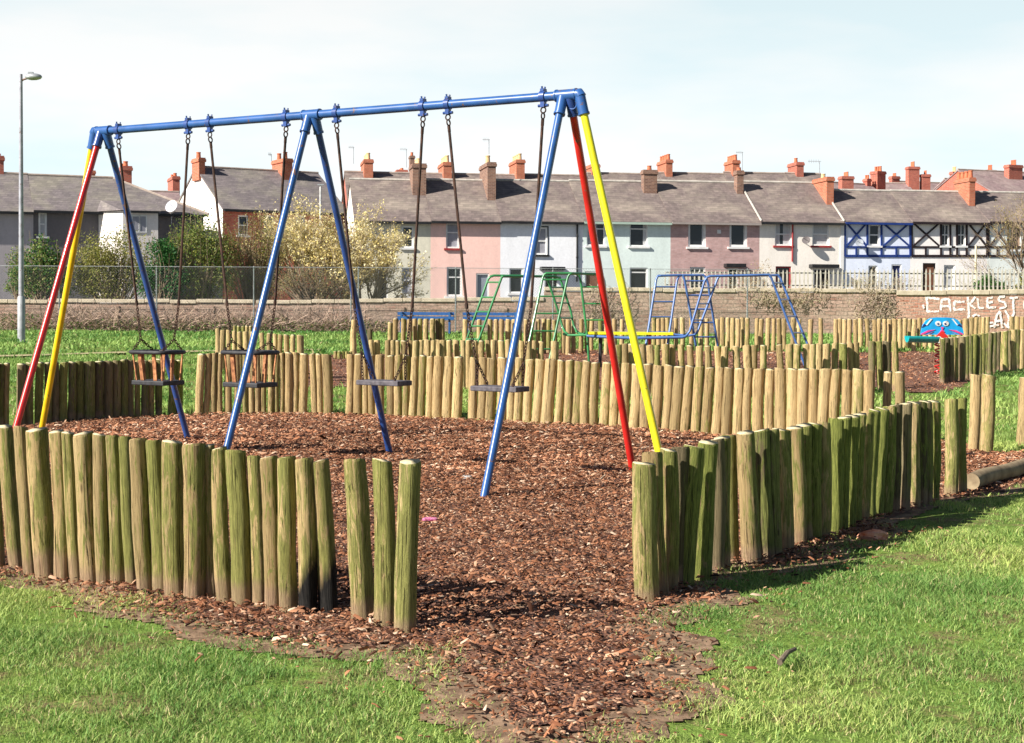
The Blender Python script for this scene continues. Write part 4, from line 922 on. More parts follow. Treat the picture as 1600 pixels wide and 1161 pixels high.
def brickm(name, c1, c2, mort=(.35, .28, .22)):
    m, t, b = newmat(name); tc = N(t, 'ShaderNodeTexCoord'); sp = N(t, 'ShaderNodeSeparateXYZ'); t.links.new(tc.outputs['Object'], sp.inputs[0])
    cb = N(t, 'ShaderNodeCombineXYZ'); t.links.new(math_(t, 'ADD', sp.outputs[0], sp.outputs[1]), cb.inputs[0]); t.links.new(sp.outputs[2], cb.inputs[1])
    br = N(t, 'ShaderNodeTexBrick'); br.inputs['Scale'].default_value = 1; br.inputs['Brick Width'].default_value = .225; br.inputs['Row Height'].default_value = .075; br.inputs['Mortar Size'].default_value = .006
    br.inputs['Color1'].default_value = (*c1, 1); br.inputs['Color2'].default_value = (*c2, 1); br.inputs['Mortar'].default_value = (*mort, 1); t.links.new(cb.outputs[0], br.inputs[0])
    c = mixc(t, .6, br.outputs[0], ramp(t, [(.3, .6), (.7, 1.2)], noise(t, coords(t), 2.5, 5, .7)), 'MULTIPLY')
    t.links.new(c, b.inputs['Base Color']); b.inputs['Roughness'].default_value = .9; return m
BRO = brickm('orange_brick', (.44, .11, .05), (.53, .165, .08)); BRD = brickm('dark_brick', (.17, .085, .065), (.28, .15, .10)); BRR = brickm('red_brick', (.40, .085, .055), (.50, .13, .08))
POTR = mk('red_clay_pot', (.50, .14, .07), (.60, .2, .1)); POTY = mk('buff_clay_pot', (.62, .42, .20), (.72, .52, .28))
FRAME = mk('white_window_frame', (.72, .71, .69), (.82, .82, .80), 3, .5, 0, 0); BLACKP = mk('black_gloss', (.015, .015, .018), (.03, .03, .03), 3, .4); REDP = mk('dark_red_gloss', (.28, .03, .03), (.36, .05, .05), 3, .5)
TBLUE = mk('navy_timber', (.012, .035, .17), (.02, .05, .22), 4, .6); TBLK = mk('black_timber', (.018, .010, .014), (.03, .02, .02), 4, .6)
GLASS, t, b = newmat('window_glass'); b.inputs['Base Color'].default_value = (.015, .017, .02, 1); b.inputs['Roughness'].default_value = .08; b.inputs['Specular IOR Level'].default_value = .6
bump(t, b, noise(t, coords(t), 1.2, 2), .05, .05)
CURT = mk('net_curtain', (.42, .42, .43), (.62, .62, .62), 20, .8, 0, 0, (8, 8, .3)); BLIND = mk('grey_blind', (.30, .30, .34), (.36, .36, .40), 5, .7, 0, 0)
DARKI = mk('dark_recess', (.012, .01, .01)); DOORB = mk('brown_door', (.15, .06, .035), (.2, .09, .05)); DOORK = mk('black_door', (.02, .018, .018))
def render_mat(name, c, streak=.12):
    m, t, b = newmat(name); v = coords(t, 'Object', (1, 1, .25)); n = noise(t, v, 1.6, 6, .7); n2 = noise(t, coords(t), 9, 5, .7)
    c = mixc(t, 1, c, ramp(t, [(.3, 1 - streak * 2), (.6, 1.0)], n), 'MULTIPLY'); c = mixc(t, 1, c, ramp(t, [(.3, .92), (.65, 1.04)], n2), 'MULTIPLY')
    t.links.new(c, b.inputs['Base Color']); b.inputs['Roughness'].default_value = .9; b.inputs['Specular IOR Level'].default_value = .15; bump(t, b, n2, .3, .01); return m

class Row:
    def __init__(s, px, Y, ang):
        d = ray(px, 480); s.o = EYE + d * (Y / d.y); s.o.z = 0; s.a = R(ang)
        s.u = Vector((math.cos(s.a), math.sin(s.a), 0)); s.v = Vector((-math.sin(s.a), math.cos(s.a), 0))
    def uw(s, px, py, v=0.0):
        P = onplane(px, py, s.o + s.v * v, s.v); return (P - s.o).dot(s.u), P.z
    def P(s, u, v, w): return s.o + s.u * u + s.v * v + UZ * w
    def rect(s, x0, x1, y0, y1, v=0):
        u0, w1 = s.uw(x0, y0, v); u1, w0 = s.uw(x1, y1, v); return u0, u1, w0, w1
def rbox(mb, row, u0, u1, v0, v1, w0, w1, mi=0): mb.boxp(row.P(u0, v0, w0), row.u * (u1 - u0), row.v * (v1 - v0), UZ * (w1 - w0), mi)
def chimney(row, parent, org, xl, xe, xr, ytop, ybase, vfront, mat, pots, potm, ypot, roofw=None, name='chimney'):
    """xl..xe the lit flank, xe..xr the face towards us"""
    u0, wt = row.uw(xe, ytop, vfront); u1, _ = row.uw(xr, ytop, vfront); wb = row.uw(xe, ybase, vfront)[1] - .3
    # depth such that the back edge of the flank lands on xl
    lo, hi = .2, 4.0
    for _ in range(30):
        m_ = (lo + hi) / 2
        if proj(row.P(u0, vfront + m_, wt))[0] > xl: lo = m_
        else: hi = m_
    D = max(.45, min(lo, 2.6))
    mb = MB(); rbox(mb, row, u0, u1, vfront, vfront + D, wb, wt - .22); e = .05
    rbox(mb, row, u0 - e, u1 + e, vfront - e, vfront + D + e, wt - .22, wt - .08); rbox(mb, row, u0 - e * .4, u1 + e * .4, vfront - e * .4, vfront + D + e * .4, wt - .08, wt)
    hp = row.uw(xe, ypot, vfront)[1] - wt if ypot else .4
    for i in range(pots):
        c = row.P((u0 + u1) / 2, vfront + D * (i + .5) / pots, wt); r = min(.13, D / pots * .42)
        mb.tube([c - UZ * .01, c + UZ * hp * .85, c + UZ * hp * .86, c + UZ * hp], [r, r * .82, r * .98, r * .95], 10, mi=1)
    return mb.build(name, [mat, potm], parent, org)
HG = {}
def house(row, x0, x1, yeave, yridge, half, label, wallm, roofm=SL1, openings=(), group='terraced houses beyond the wall', chims=(), gutter=BLACKP, base=None, gableL=False, gableR=False, extra=None, gablem=None, hipR=0, rear=True, ridgem=None, wallname='wall', cat='house', verge=False):
    u0, we = row.uw(x0, yeave); u1, _ = row.uw(x1, yeave); xm = (x0 + x1) / 2; we = row.uw(xm, yeave)[1]
    wr = row.uw(xm + (0), yridge, half)[1]; wb = .3 if base is None else base
    c = row.P((u0 + u1) / 2, half, wb); root = empty('terraced_house', c, label, cat, group); o = root.location
    # front wall with real openings
    ops = []
    for op in openings:
        a, b_, w0, w1 = row.rect(op[1], op[2], op[3], op[4]); ops.append((a, b_, max(w0, wb + .02), w1, op))
    us = sorted({u0, u1} | {q for p in ops for q in p[:2]}); ws = sorted({wb, we} | {q for p in ops for q in p[2:4]}); mb = MB()
    for a, b_ in zip(us, us[1:]):
        for p, q in zip(ws, ws[1:]):
            cu, cw = (a + b_) / 2, (p + q) / 2
            if any(z[0] < cu < z[1] and z[2] < cw < z[3] for z in ops): continue
            mb.quad(row.P(a, 0, p), row.P(b_, 0, p), row.P(b_, 0, q), row.P(a, 0, q))
    dp = .14
    for a, b_, w0, w1, op in ops:
        mb.quad(row.P(a, 0, w0), row.P(a, 0, w1), row.P(a, dp, w1), row.P(a, dp, w0)); mb.quad(row.P(b_, 0, w1), row.P(b_, 0, w0), row.P(b_, dp, w0), row.P(b_, dp, w1))
        mb.quad(row.P(a, 0, w1), row.P(b_, 0, w1), row.P(b_, dp, w1), row.P(a, dp, w1)); mb.quad(row.P(b_, 0, w0), row.P(a, 0, w0), row.P(a, dp, w0), row.P(b_, dp, w0))
    D = half * 2; gi = 1 if gablem else 0
    for uu, f, gl in ((u0, 1, gableL), (u1, -1, gableR)):
        if hipR and f == -1: v = [row.P(uu, 0, wb), row.P(uu, D, wb), row.P(uu, D, we), row.P(uu, 0, we)]; mb.add(v, [(0, 1, 2, 3)], 0); continue
        dn = 0 if gl else .18; v = [row.P(uu, 0, wb), row.P(uu, D, wb), row.P(uu, D, we - dn), row.P(uu, half, wr - .06 - dn), row.P(uu, 0, we - dn)]
        mb.add(v, [(4, 3, 2, 1, 0) if f > 0 else (0, 1, 2, 3, 4)], gi)
    mb.quad(row.P(u1, D, wb), row.P(u0, D, wb), row.P(u0, D, we), row.P(u1, D, we))
    mb.build(wallname, [wallm] + ([gablem] if gablem else []), root, o)
    # roof: two slate slopes with thickness
    ov = .22; sl_ = (wr - we) / half; tk = .10; mb = MB(); ul, ur = u0 - (.06 if gableL else -.004), u1 + (.06 if gableR else -.004)
    def slope(sg):
        va, wa = (-ov, we - ov * sl_) if sg > 0 else (D + ov, we - ov * sl_)
        if not hipR: pts = [row.P(ul, va, wa), row.P(ur, va, wa), row.P(ur, half, wr), row.P(ul, half, wr)]
        else: pts = [row.P(ul, va, wa), row.P(ur + ov, va, wa), row.P(ur - hipR, half, wr), row.P(ul, half, wr)]
        if sg < 0: pts = pts[::-1]
        lo = [p - UZ * tk for p in pts]; mb.add(pts + lo, [(0, 1, 2, 3), (7, 6, 5, 4), (0, 4, 5, 1), (1, 5, 6, 2), (2, 6, 7, 3), (3, 7, 4, 0)])
    slope(1); slope(-1)
    if hipR:
        mb.add([row.P(ur + ov, -ov, we - ov * sl_), row.P(ur + ov, D + ov, we - ov * sl_), row.P(ur - hipR, half, wr)], [(0, 1, 2)])
    rf = mb.build('roof', roofm, root, o)
    mb = MB(); ue = ur - hipR if hipR else ur; mb.tube([row.P(ul, half, wr + .01), row.P(ue, half, wr + .01)], .075, 8)
    if hipR: mb.tube([row.P(ue, half, wr + .01), row.P(ur + ov, -ov, we - ov * sl_ + .03)], .06, 6)
    mb.build('ridge_tiles', ridgem or mk_ridge, rf, o, smooth=50)
    if verge:
        mb = MB(); a_, b_ = row.P(ul + .02, -ov, we - ov * sl_ + .02), row.P(ul + .02, half, wr + .02); mb.tube([a_, b_], .05, 5); mb.build('verge_mortar', RIDGEW, rf, o)
    if gutter:
        mb = MB(); rbox(mb, row, u0 + .01, u1 - .01, -ov - .10, -ov + .012, we - ov * sl_ - .14, we - ov * sl_ - .03); rbox(mb, row, u0 + .01, u1 - .01, -.03, -.002, we - .20, we - .06); mb.build('gutter', gutter, root, o)
    for ci in chims:
        xl, xe, xr, yt_, yb_, mat, pots, pm2, yp = ci[:9]
        # find v where the roof surface shows at (xe, yb_)
        lo, hi = 0.0, half
        for _ in range(30):
            m_ = (lo + hi) / 2; uu, ww = row.uw(xe, yb_, m_)
            if ww > we + sl_ * m_: lo = m_
            else: hi = m_
        chimney(row, rf, o, xl, xe, xr, yt_, yb_, max(lo, .2), mat, pots, pm2, yp)
    for a, b_, w0, w1, op in ops:
        kind = op[0]; fm = FRAME
        opt = op[5] if len(op) > 5 else {}
        mb = MB(); gm = opt.get('glass', GLASS)
        if kind == 'w':
            mb.quad(row.P(a, dp - .03, w0), row.P(b_, dp - .03, w0), row.P(b_, dp - .03, w1), row.P(a, dp - .03, w1))
            win = mb.build('window', gm, root, o)
            if opt.get('curt'):
                for s0, s1, cm in opt['curt']:
                    mb = MB(); mb.quad(row.P(a + (b_ - a) * s0, dp - .034, w0 + .02), row.P(a + (b_ - a) * s1, dp - .034, w0 + .02), row.P(a + (b_ - a) * s1, dp - .034, w1 - .02), row.P(a + (b_ - a) * s0, dp - .034, w1 - .02)); mb.build('curtain', cm, win, o)
            mb = MB(); t_ = opt.get('t', .075); f0, f1 = dp - .10, dp - .036
            rbox(mb, row, a, a + t_, f0, f1, w0, w1); rbox(mb, row, b_ - t_, b_, f0, f1, w0, w1); rbox(mb, row, a + t_, b_ - t_, f0, f1, w0, w0 + t_); rbox(mb, row, a + t_, b_ - t_, f0, f1, w1 - t_, w1)
            for q in opt.get('h', ()): z = w0 + (w1 - w0) * q; rbox(mb, row, a + t_, b_ - t_, f0 + .01, f1, z - .03, z + .03)
            for q in opt.get('v', ()): z = a + (b_ - a) * q; rbox(mb, row, z - .02, z + .02, f0 + .014, f1, w0 + t_, w1 - t_)
            mb.build('frame', opt.get('frame', FRAME), win, o)
            if opt.get('surround'):
                mb = MB(); q = .06; sm = opt['surround']; rbox(mb, row, a - q, a, -.02, .0, w0, w1 + q); rbox(mb, row, b_, b_ + q, -.02, .0, w0, w1 + q); rbox(mb, row, a, b_, -.02, .0, w1, w1 + q); mb.build('surround', sm, win, o)
            if opt.get('sill', True) is not None:
                mb = MB(); rbox(mb, row, a - .10, b_ + .10, -.09, f0 - .002, w0 - .10, w0 - .002); mb.build('sill', opt.get('sillm', FRAME), win, o)
        else:
            rbox(mb, row, a + .06, b_ - .06, dp - .04, dp, w0, w1 - .06); dr = mb.build('door', opt.get('door', DOORK), root, o)
            mb = MB(); rbox(mb, row, a, a + .06, .02, dp, w0, w1); rbox(mb, row, b_ - .06, b_, .02, dp, w0, w1); rbox(mb, row, a + .06, b_ - .06, .02, dp, w1 - .06, w1); mb.build('door_frame', opt.get('frame', FRAME), dr, o)
            mb = MB(); kk = row.P(b_ - .16, dp - .07, w0 + 1.0); mb.tube([kk, kk + row.v * .03], .03, 8); mb.build('handle', GALV, dr, o)
        if opt.get('canopy'):
            mb = MB(); rbox(mb, row, a - .25, b_ + .25, -.5, -.003, w1 + .05, w1 + .22); mb.build('canopy', BLACKP, root, o)
    if extra: extra(row, root, o, u0, u1, we)
    return root, (u0, u1, we, wr)
mk_ridge = mk('ridge_tile', (.30, .24, .20), (.42, .35, .30), 4, .9)
RIDGEW = mk('pale_mortar_ridge', (.38, .35, .31), (.56, .52, .46), 4, .9)
def drainpipe(m, px, y0, y1):
    def f(row, root, o, *a):
        u, w1 = row.uw(px, y0, -.05); _, w0 = row.uw(px, y1, -.05); mb = MB(); mb.tube([row.P(u, -.06, w1), row.P(u, -.06, w0)], .045, 8)
        for q in (.25, .6): mb.tube([row.P(u, -.06, w1 + (w0 - w1) * q - .04), row.P(u, -.06, w1 + (w0 - w1) * q + .04)], .06, 8)
        mb.build('downpipe', m, root, o, smooth=40)
    return f
def dish(row, root, o, px, py, m, r=.3, name='satellite_dish'):
    u, w = row.uw(px, py, -.35); c = row.P(u, -.35, w); d = Vector((-.3, -.85, .4)).normalized(); a = d.orthogonal().normalized(); b_ = d.cross(a); mb = MB(); n = 16; vs = [c - d * .06]; fs = []
    for q, k in ((.5, .045), (1, 0)):
        for j in range(n): vs.append(c + (a * math.cos(2 * math.pi * j / n) + b_ * math.sin(2 * math.pi * j / n)) * r * q - d * k)
    for j in range(n): j2 = (j + 1) % n; fs += [(0, 1 + j, 1 + j2), (1 + j, 1 + n + j, 1 + n + j2, 1 + j2)]
    mb.add(vs, fs); mb.add([v - d * .012 for v in map(Vector, vs)], [f[::-1] for f in fs]); mb.tube([c - d * .05, row.P(u, 0, w - .1)], .02, 6); mb.tube([c - b_ * r * .8, c + d * .25], .012, 5); mb.build(name, m, root, o, smooth=60)
MR = Row(800, 75, 10)
NET = dict(h=(.5,), curt=((.0, 1.0, CURT),)); rn = random.Random(3)
# main terrace, left to right
house(MR, 555, 673, 341, 281.5, 3.4, 'cream rendered terraced house behind the yellow willow, white gable end', render_mat('cream_render', (.76, .72, .58)), SL1,
      [('w', 628, 646, 353, 387, dict(h=(.5,), surround=None)), ('w', 628, 645, 418, 462, dict(h=(.55,), glass=BLIND)), ('d', 590, 606, 420, 500)], gableL=True, gablem=render_mat('white_gable', (.90, .86, .76), .05),
      chims=[(640, 645, 666, 255, 305, BRD, 2, POTY, 246)], ridgem=RIDGEW)
def pinkx(row, root, o, u0, u1, we):
    mb = MB(); a, b_, w0, w1 = row.rect(673.5, 781.5, 342.5, 345); rbox(mb, row, a, b_, -.035, -.031, w0, w1 - .0); mb.build('fascia', mk('coral_paint', (.55, .13, .10)), root, o)
house(MR, 673, 782, 341.3, 282, 3.4, 'salmon pink terraced house with a dark red window sill', render_mat('pink_render', (.95, .63, .55), .06), SL1,
      [('w', 697, 717.5, 348, 388, dict(h=(.62,), glass=BLIND, sillm=REDP)), ('w', 698, 722, 417, 463, dict(h=(.65,), frame=FRAME, t=.09)), ('d', 744, 764, 427, 500, dict(door=mk('grey_blue_door', (.25, .28, .33))))],
      chims=[(749, 762, 775, 253, 313, BRD, 1, POTY, 239)], ridgem=RIDGEW, extra=pinkx)
house(MR, 782, 911, 341.6, 283, 3.4, 'white rendered terraced house with a black trimmed sash window and black downpipe', render_mat('white_render', (.90, .91, .94), .05), SL1,
      [('w', 834, 855, 355, 398, dict(h=(.5,), surround=BLACKP, sillm=BLACKP, curt=((0, 1, BLIND),))), ('w', 796, 817, 419, 458, dict(h=(.7,))), ('d', 851, 872, 424, 500, dict(canopy=1))], extra=drainpipe(BLACKP, 902, 346, 440), ridgem=RIDGEW)
MINT = render_mat('mint_render', (.74, .84, .80), .06)
house(MR, 911, 1048, 342.3, 284, 3.4, 'pale mint green terraced house with white modern windows', MINT, SL1,
      [('w', 917, 945, 348.5, 384, dict(h=(.75,), t=.06, curt=((.0, .6, BLIND),))), ('w', 984, 1012, 348.5, 385, dict(h=(.75,), t=.06, curt=((.76, 1, CURT),))), ('w', 984, 1012, 418, 452, dict(h=(.78,))), ('d', 914, 936, 424, 500, dict(door=DOORB))],
      gutter=mk('mint_gutter', (.35, .45, .38)), chims=[(1002, 1006, 1027, 265, 302, BRD, 1, POTR, 258)], ridgem=RIDGEW)
def ventx(row, root, o, u0, u1, we):
    mb = MB(); a, b_, w0, w1 = row.rect(1120.5, 1126, 359, 365); rbox(mb, row, a, b_, -.04, 0, w0, w1); mb.build('wall_vent', FRAME, root, o)
house(MR, 1048, 1187, 343, 285, 3.4, 'mauve brown brick terraced house with two white framed windows', brickm('mauve_brick', (.50, .31, .29), (.58, .38, .36), (.46, .35, .33)), SL1,
      [('w', 1075.5, 1103, 347.5, 386, dict(t=.11, curt=((.8, 1, CURT),))), ('w', 1140, 1167.5, 347.5, 386, dict(t=.11, curt=((.82, 1, CURT),))), ('w', 1078, 1102, 417, 452, dict(h=(.7,), v=(.33, .66))), ('d', 1138, 1153, 419, 500, dict(canopy=1))],
      gutter=mk('grey_gutter', (.30, .26, .24)), extra=ventx, chims=[(1147, 1152, 1162, 266, 303, BRD, 1, POTR, 261)], ridgem=RIDGEW)
def creamx(row, root, o, u0, u1, we):
    drainpipe(REDP, 1238.5, 349, 409)(row, root, o); dish(row, root, o, 1259.5, 375, mk('dark_dish', (.10, .09, .09), (.16, .14, .14)), .21)
    mb = MB(); a, b_, w0, w1 = row.rect(1313.5, 1317.5, 344, 450); rbox(mb, row, a, b_, -.05, -.002, w0, w1); mb.build('white_corner_strip', FRAME, root, o)
house(MR, 1187, 1318, 343, 286, 3.4, verge=True, label= 'cream terraced house with net curtains, red trim and a dark satellite dish', wallm=render_mat('warm_cream_render', (.93, .87, .79), .06), openings=
      [('w', 1211, 1237, 347.5, 384, dict(h=(.5,), curt=((0, .33, CURT), (.52, 1, CURT)), sillm=REDP, surround=None)), ('w', 1269.5, 1295.5, 347.5, 384, dict(h=(.5,), curt=((0, 1, CURT),), sillm=REDP)), ('w', 1212, 1236, 416, 452, dict(frame=REDP)), ('d', 1271, 1298, 420, 500, dict(canopy=1))],
      extra=creamx, chims=[(1270, 1292, 1303, 276, 320, BRO, 1, POTY, 269)], ridgem=RIDGEW)
def timber(m, verts, lowv, xs_, y_top, y_mid, y_low, fx=()):
    def f(row, root, o, u0, u1, we):
        mb = MB(); k = [0]
        def bar(xa, ya, xb, yb, w=.13):
            w = w * .85
            a = Vector((row.uw(xa, ya)[0], 0, row.uw(xa, ya)[1])); b_ = Vector((row.uw(xb, yb)[0], 0, row.uw(xb, yb)[1])); d = (b_ - a); L = d.length; d /= L; n = Vector((-d.z, 0, d.x)) * w; vf = -.035 - .0025 * k[0]; k[0] += 1
            c = a - n / 2; W = lambda q: row.P(q.x, vf, q.z) - row.P(0, vf, 0); mb.boxp(row.P(c.x, vf, c.z), W(d * L), W(n), row.v * (-vf - .001))
        bar(verts[0], y_top + 1.5, verts[-1], y_top + 1.5, .16); bar(verts[0], y_mid, verts[-1], y_mid, .11); bar(verts[0], y_low, verts[-1], y_low, .15)
        for x in verts: bar(x, y_top, x, y_low, .12)
        for x in lowv: bar(x, y_mid, x, y_low, .10)
        for xa, xb in xs_: bar(xa, y_top + 3, xb, y_mid - 1, .10); bar(xa, y_mid - 1, xb, y_top + 3, .10)
        mb.build('timber_frame', m, root, o)
        for e in fx: e(row, root, o)
    return f
house(MR, 1318, 1423, 343, 298.5, 2.6, verge=True, label= 'pale blue house with navy crossed timbers', wallm=render_mat('pale_blue_render', (.78, .84, .97), .05), openings=
      [('w', 1357.5, 1375, 350, 384, dict(h=(.5,), t=.09)), ('w', 1357, 1371, 415, 452, dict(h=(.6,))), ('d', 1393, 1408, 413, 500, dict(door=mk('navy_door', (.03, .04, .12))))], gableL=True, gutter=TBLUE,
      extra=timber(TBLUE, (1320, 1355, 1377, 1422), (1337.5, 1400), ((1322, 1354), (1379, 1421)), 345, 386, 400, fx=(lambda r_, q_, o_: dish(r_, q_, o_, 1343, 379, mk('pale_dish', (.25, .27, .30)), .2),)), ridgem=RIDGEW)
house(MR, 1423, 1543, 343, 300, 2.6, 'cream house with black crossed timbers and a dark open doorway', render_mat('cream_white_render', (.95, .90, .86), .05), SL1,
      [('w', 1471, 1483, 350, 384, dict(h=(.5,), v=(.5,), t=.06)), ('w', 1496, 1508.5, 350, 384, dict(h=(.5,), v=(.5,), t=.06)), ('d', 1442, 1461, 411, 500, dict(door=DOORB, frame=BLACKP)), ('w', 1475, 1492, 414, 452, dict(h=(.55,), curt=((0, 1, CURT),)))], gutter=TBLK,
      extra=timber(TBLK, (1424.5, 1470, 1484.5, 1495, 1510, 1542), (1446,), ((1426, 1468), (1512, 1541)), 345, 386, 400), chims=[(1491, 1515, 1524, 277, 322, BRO, 4, POTR, 266)], ridgem=RIDGEW)
house(MR, 1543, 1690, 343, 302, 2.6, 'white house with dark green black timbers at the right edge', render_mat('greenish_white_render', (.78, .83, .79), .06), SL1,
      [('w', 1579, 1594, 352, 390, dict(h=(.5,), frame=mk('brown_frame', (.3, .2, .14)))), ('d', 1640, 1656, 414, 500)], gutter=TBLK, extra=timber(TBLK, (1544.5, 1575, 1600, 1688), (1558, 1640), ((1546, 1574), (1602, 1686)), 345, 386, 400), ridgem=RIDGEW)

# red brick house in the middle left
R2 = Row(400, 79, 30)
house(R2, 348, 545, 326.5, 268, 4.2, 'dark red brick house with grey slate roof and big white gable end', BRR, SL2, [('w', 372, 388, 336, 368, dict(h=(.5,))), ('w', 462, 477, 336, 366, dict(h=(.5,), t=.09)), ('w', 412, 428, 336, 368, dict(h=(.5,)))],
      gableL=True, gablem=render_mat('bright_white_gable', (.90, .86, .80), .04), chims=[(425, 444, 457, 247, 281, BRO, 2, POTR, 236), (300, 311, 320.5, 246, 272, BRO, 1, POTR, 236)], base=.3)
# left house
R3 = Row(100, 72, 22)
def bayx(row, root, o, u0, u1, we):
    a, _ = row.uw(192, 331, -1.5); b_, w1 = row.uw(247, 332.5, -1.5); w1 += .05; mb = MB()
    ca = row.uw(154, 331, 0)[0]; prof_ = [(ca, -.002), (a, -1.5), (b_, -1.5), (b_ + .05, -.002)]
    lo_ = [row.P(q[0], q[1], .3) for q in prof_]; hi_ = [row.P(q[0], q[1], w1) for q in prof_]
    mb.add(lo_ + hi_, [(0, 1, 5, 4), (1, 2, 6, 5), (2, 3, 7, 6), (4, 5, 6, 7)]); bay = mb.build('bay', render_mat('white_bay_render', (.9, .83, .78), .05), root, o)
    mb = MB(); rp = [row.P(ca - .1, -.1, w1 + .02), row.P(a - .12, -1.7, w1 + .02), row.P(b_ + .12, -1.7, w1 + .02), row.P(b_ + .15, -.1, w1 + .02)]; tp = [row.P(ca + .1, -.05, w1 + .55), row.P(b_ + .1, -.05, w1 + .55)]
    mb.add(rp + tp, [(0, 1, 4), (1, 2, 5, 4), (2, 3, 5), (3, 2, 1, 0)]); mb.build('bay_roof', SL2, bay, o)
    for x0, x1 in ((207, 217), (219, 228)):
        c0, c1, w0, w2 = row.rect(x0, x1, 338, 362, -1.52); mb = MB(); rbox(mb, row, c0, c1, -1.515, -1.501, w0, w2); mb.build('bay_pane', BLIND, bay, o)
        mb = MB(); t_ = .05
        rbox(mb, row, c0 - t_, c0, -1.53, -1.503, w0 - t_, w2 + t_); rbox(mb, row, c1, c1 + t_, -1.53, -1.503, w0 - t_, w2 + t_); rbox(mb, row, c0, c1, -1.53, -1.503, w2, w2 + t_); rbox(mb, row, c0, c1, -1.53, -1.503, w0 - t_, w0); mb.build('bay_frame', FRAME, bay, o)
    mb = MB(); rbox(mb, row, a, b_, -1.8, -1.76, w1 - .1, w1); mb.build('bay_gutter', BLACKP, bay, o)
    dish(row, root, o, 267.5, 322, mk('white_dish', (.55, .55, .60)), .32)
    mb = MB(); u, w = row.uw(268, 332, -.3); _, w0 = row.uw(268, 350, -.3); mb.tube([row.P(u, -.3, w), row.P(u, -.3, w0)], .02, 6); mb.build('dish_pole', GALV, root, o)
house(R3, -160, 52, 324, 269, 3.3, 'pale mauve rendered house at the far left edge', render_mat('mauve_grey_render', (.50, .455, .46), .08), SL2, [('w', -60, -42, 330, 368, dict(h=(.5,)))], chims=[(-12, -6, 6, 243, 272, BRR, 1, POTR, 236)], gutter=BLACKP)
house(R3, 52, 318, 328, 278.5, 3.3, 'dark grey house with hipped slate roof and white bay', render_mat('dark_grey_render', (.16, .15, .155), .1), SL2,
      [('w', 60, 73.5, 331, 369, dict(h=(.5,), t=.1, curt=((.3, .75, CURT),)))], chims=[(173, 192, 206, 259, 285, BRR, 2, POTR, 250)], hipR=3.9, extra=bayx)
# rear terrace, only roofs and chimneys clear the front row
R4 = Row(800, 92, 10)
rear = [(545, 583, (553, 569, 583, 248.5, 280, BRO, 4, POTY, 238), 269), (583, 706, (676, 693, 706, 253, 281, BRO, 5, POTY, 242), 271), (706, 820, (793, 807, 820, 249, 283, BRO, 4, POTY, 239), 273),
        (820, 936, (914, 925, 937, 256, 278, BRO, 2, POTY, 258), 274), (936, 1051, (1027, 1041, 1051, 249, 279, BRO, 4, POTR, 240), 272), (1051, 1156, (1132, 1145, 1156, 250, 278, BRO, 4, POTR, 241), 271.5), (1156, 1255, (1231, 1245, 1256, 253, 277, BRR, 1, POTR, 245), 271), (1255, 1312, None, 272)]
side = ['first', 'second', 'third', 'fourth', 'fifth', 'sixth', 'seventh', 'last']
for i, (x0, x1, ch, yr) in enumerate(rear):
    pots = {4: 'four pots', 5: 'five pots', 2: 'two pots', 1: 'one pot'}[ch[6]] if ch else 'none'
    lab = '%s slate roof from the left behind the front terrace%s' % (side[i], ', chimney with ' + pots if ch else ', no chimney')
    house(R4, x0, x1, 318, yr, 3.4, lab, BRR, SL1, chims=[ch] if ch else [], gutter=None, group='rear row of houses behind the front terrace', gableR=(i == 7), gableL=(i == 0))
# far roofs on the right
def farhouse(x0, x1, yr, Y, ang, chs, lab, half=4.2, eave=None, roofm=SL3, gl=True):
    rw = Row((x0 + x1) / 2, Y, ang); house(rw, x0, x1, (eave or yr + 40), yr, half, lab, BRR, roofm, chims=chs, gutter=None, group='brick houses on the rise behind', gableL=gl, gableR=True)
farhouse(1312, 1420, 289, 112, 30, [(1351, 1355, 1361, 279, 291, BRR, 2, POTR, 273), (1360, 1371, 1384, 267, 293, BRR, 3, POTR, 259)], 'far brick house with two red chimneys left of the tall stack')
farhouse(1290, 1345, 300, 105, 10, [(1310, 1316, 1334, 275, 303, BRR, 4, POTR, 268)], 'far low house with one wide red four pot chimney')
farhouse(1400, 1450, 287, 118, 8, [(1415, 1420, 1437, 260, 292, BRR, 4, POTR, 252), (1439, 1441, 1454, 272, 292, BRR, 4, POTR, 266)], 'far house with the tallest banded red chimney beside a smaller one')
farhouse(1445, 1540, 287, 122, 20, [(1484, 1489, 1498, 268, 292, BRR, 3, POTY, 260), (1391, 1394, 1406, 275, 290, BRR, 3, POTR, 270)], 'far house with a red chimney of buff pots behind the four pot stack')
farhouse(1535, 1600, 284, 116, 25, [(1537, 1543, 1557, 265, 294, BRR, 3, POTR, 257)], 'far house with one broad red chimney near the bare tree')
farhouse(1568, 1720, 272, 110, 22, [(1569, 1577, 1598, 257, 280, BRR, 4, POTR, 249)], 'far house with the highest roof at the right edge', half=5)
farhouse(600, 640, 272, 125, 10, [(617, 620, 637, 265, 275, BRR, 4, POTR, 262), (639, 641, 648, 243, 275, BRD, 1, POTR, 237)], 'far house whose slim dark chimney shows over the rear roofs')
farhouse(110, 160, 285, 105, 20, [(123, 137, 149, 266, 283, BRO, 1, POTR, 262)], 'far house with an orange chimney behind the red swing leg')
farhouse(245, 292, 300, 98, 20, [(256, 270, 281, 275, 298, BRR, 2, POTR, 269)], 'far house with a low red chimney behind the hipped roof')
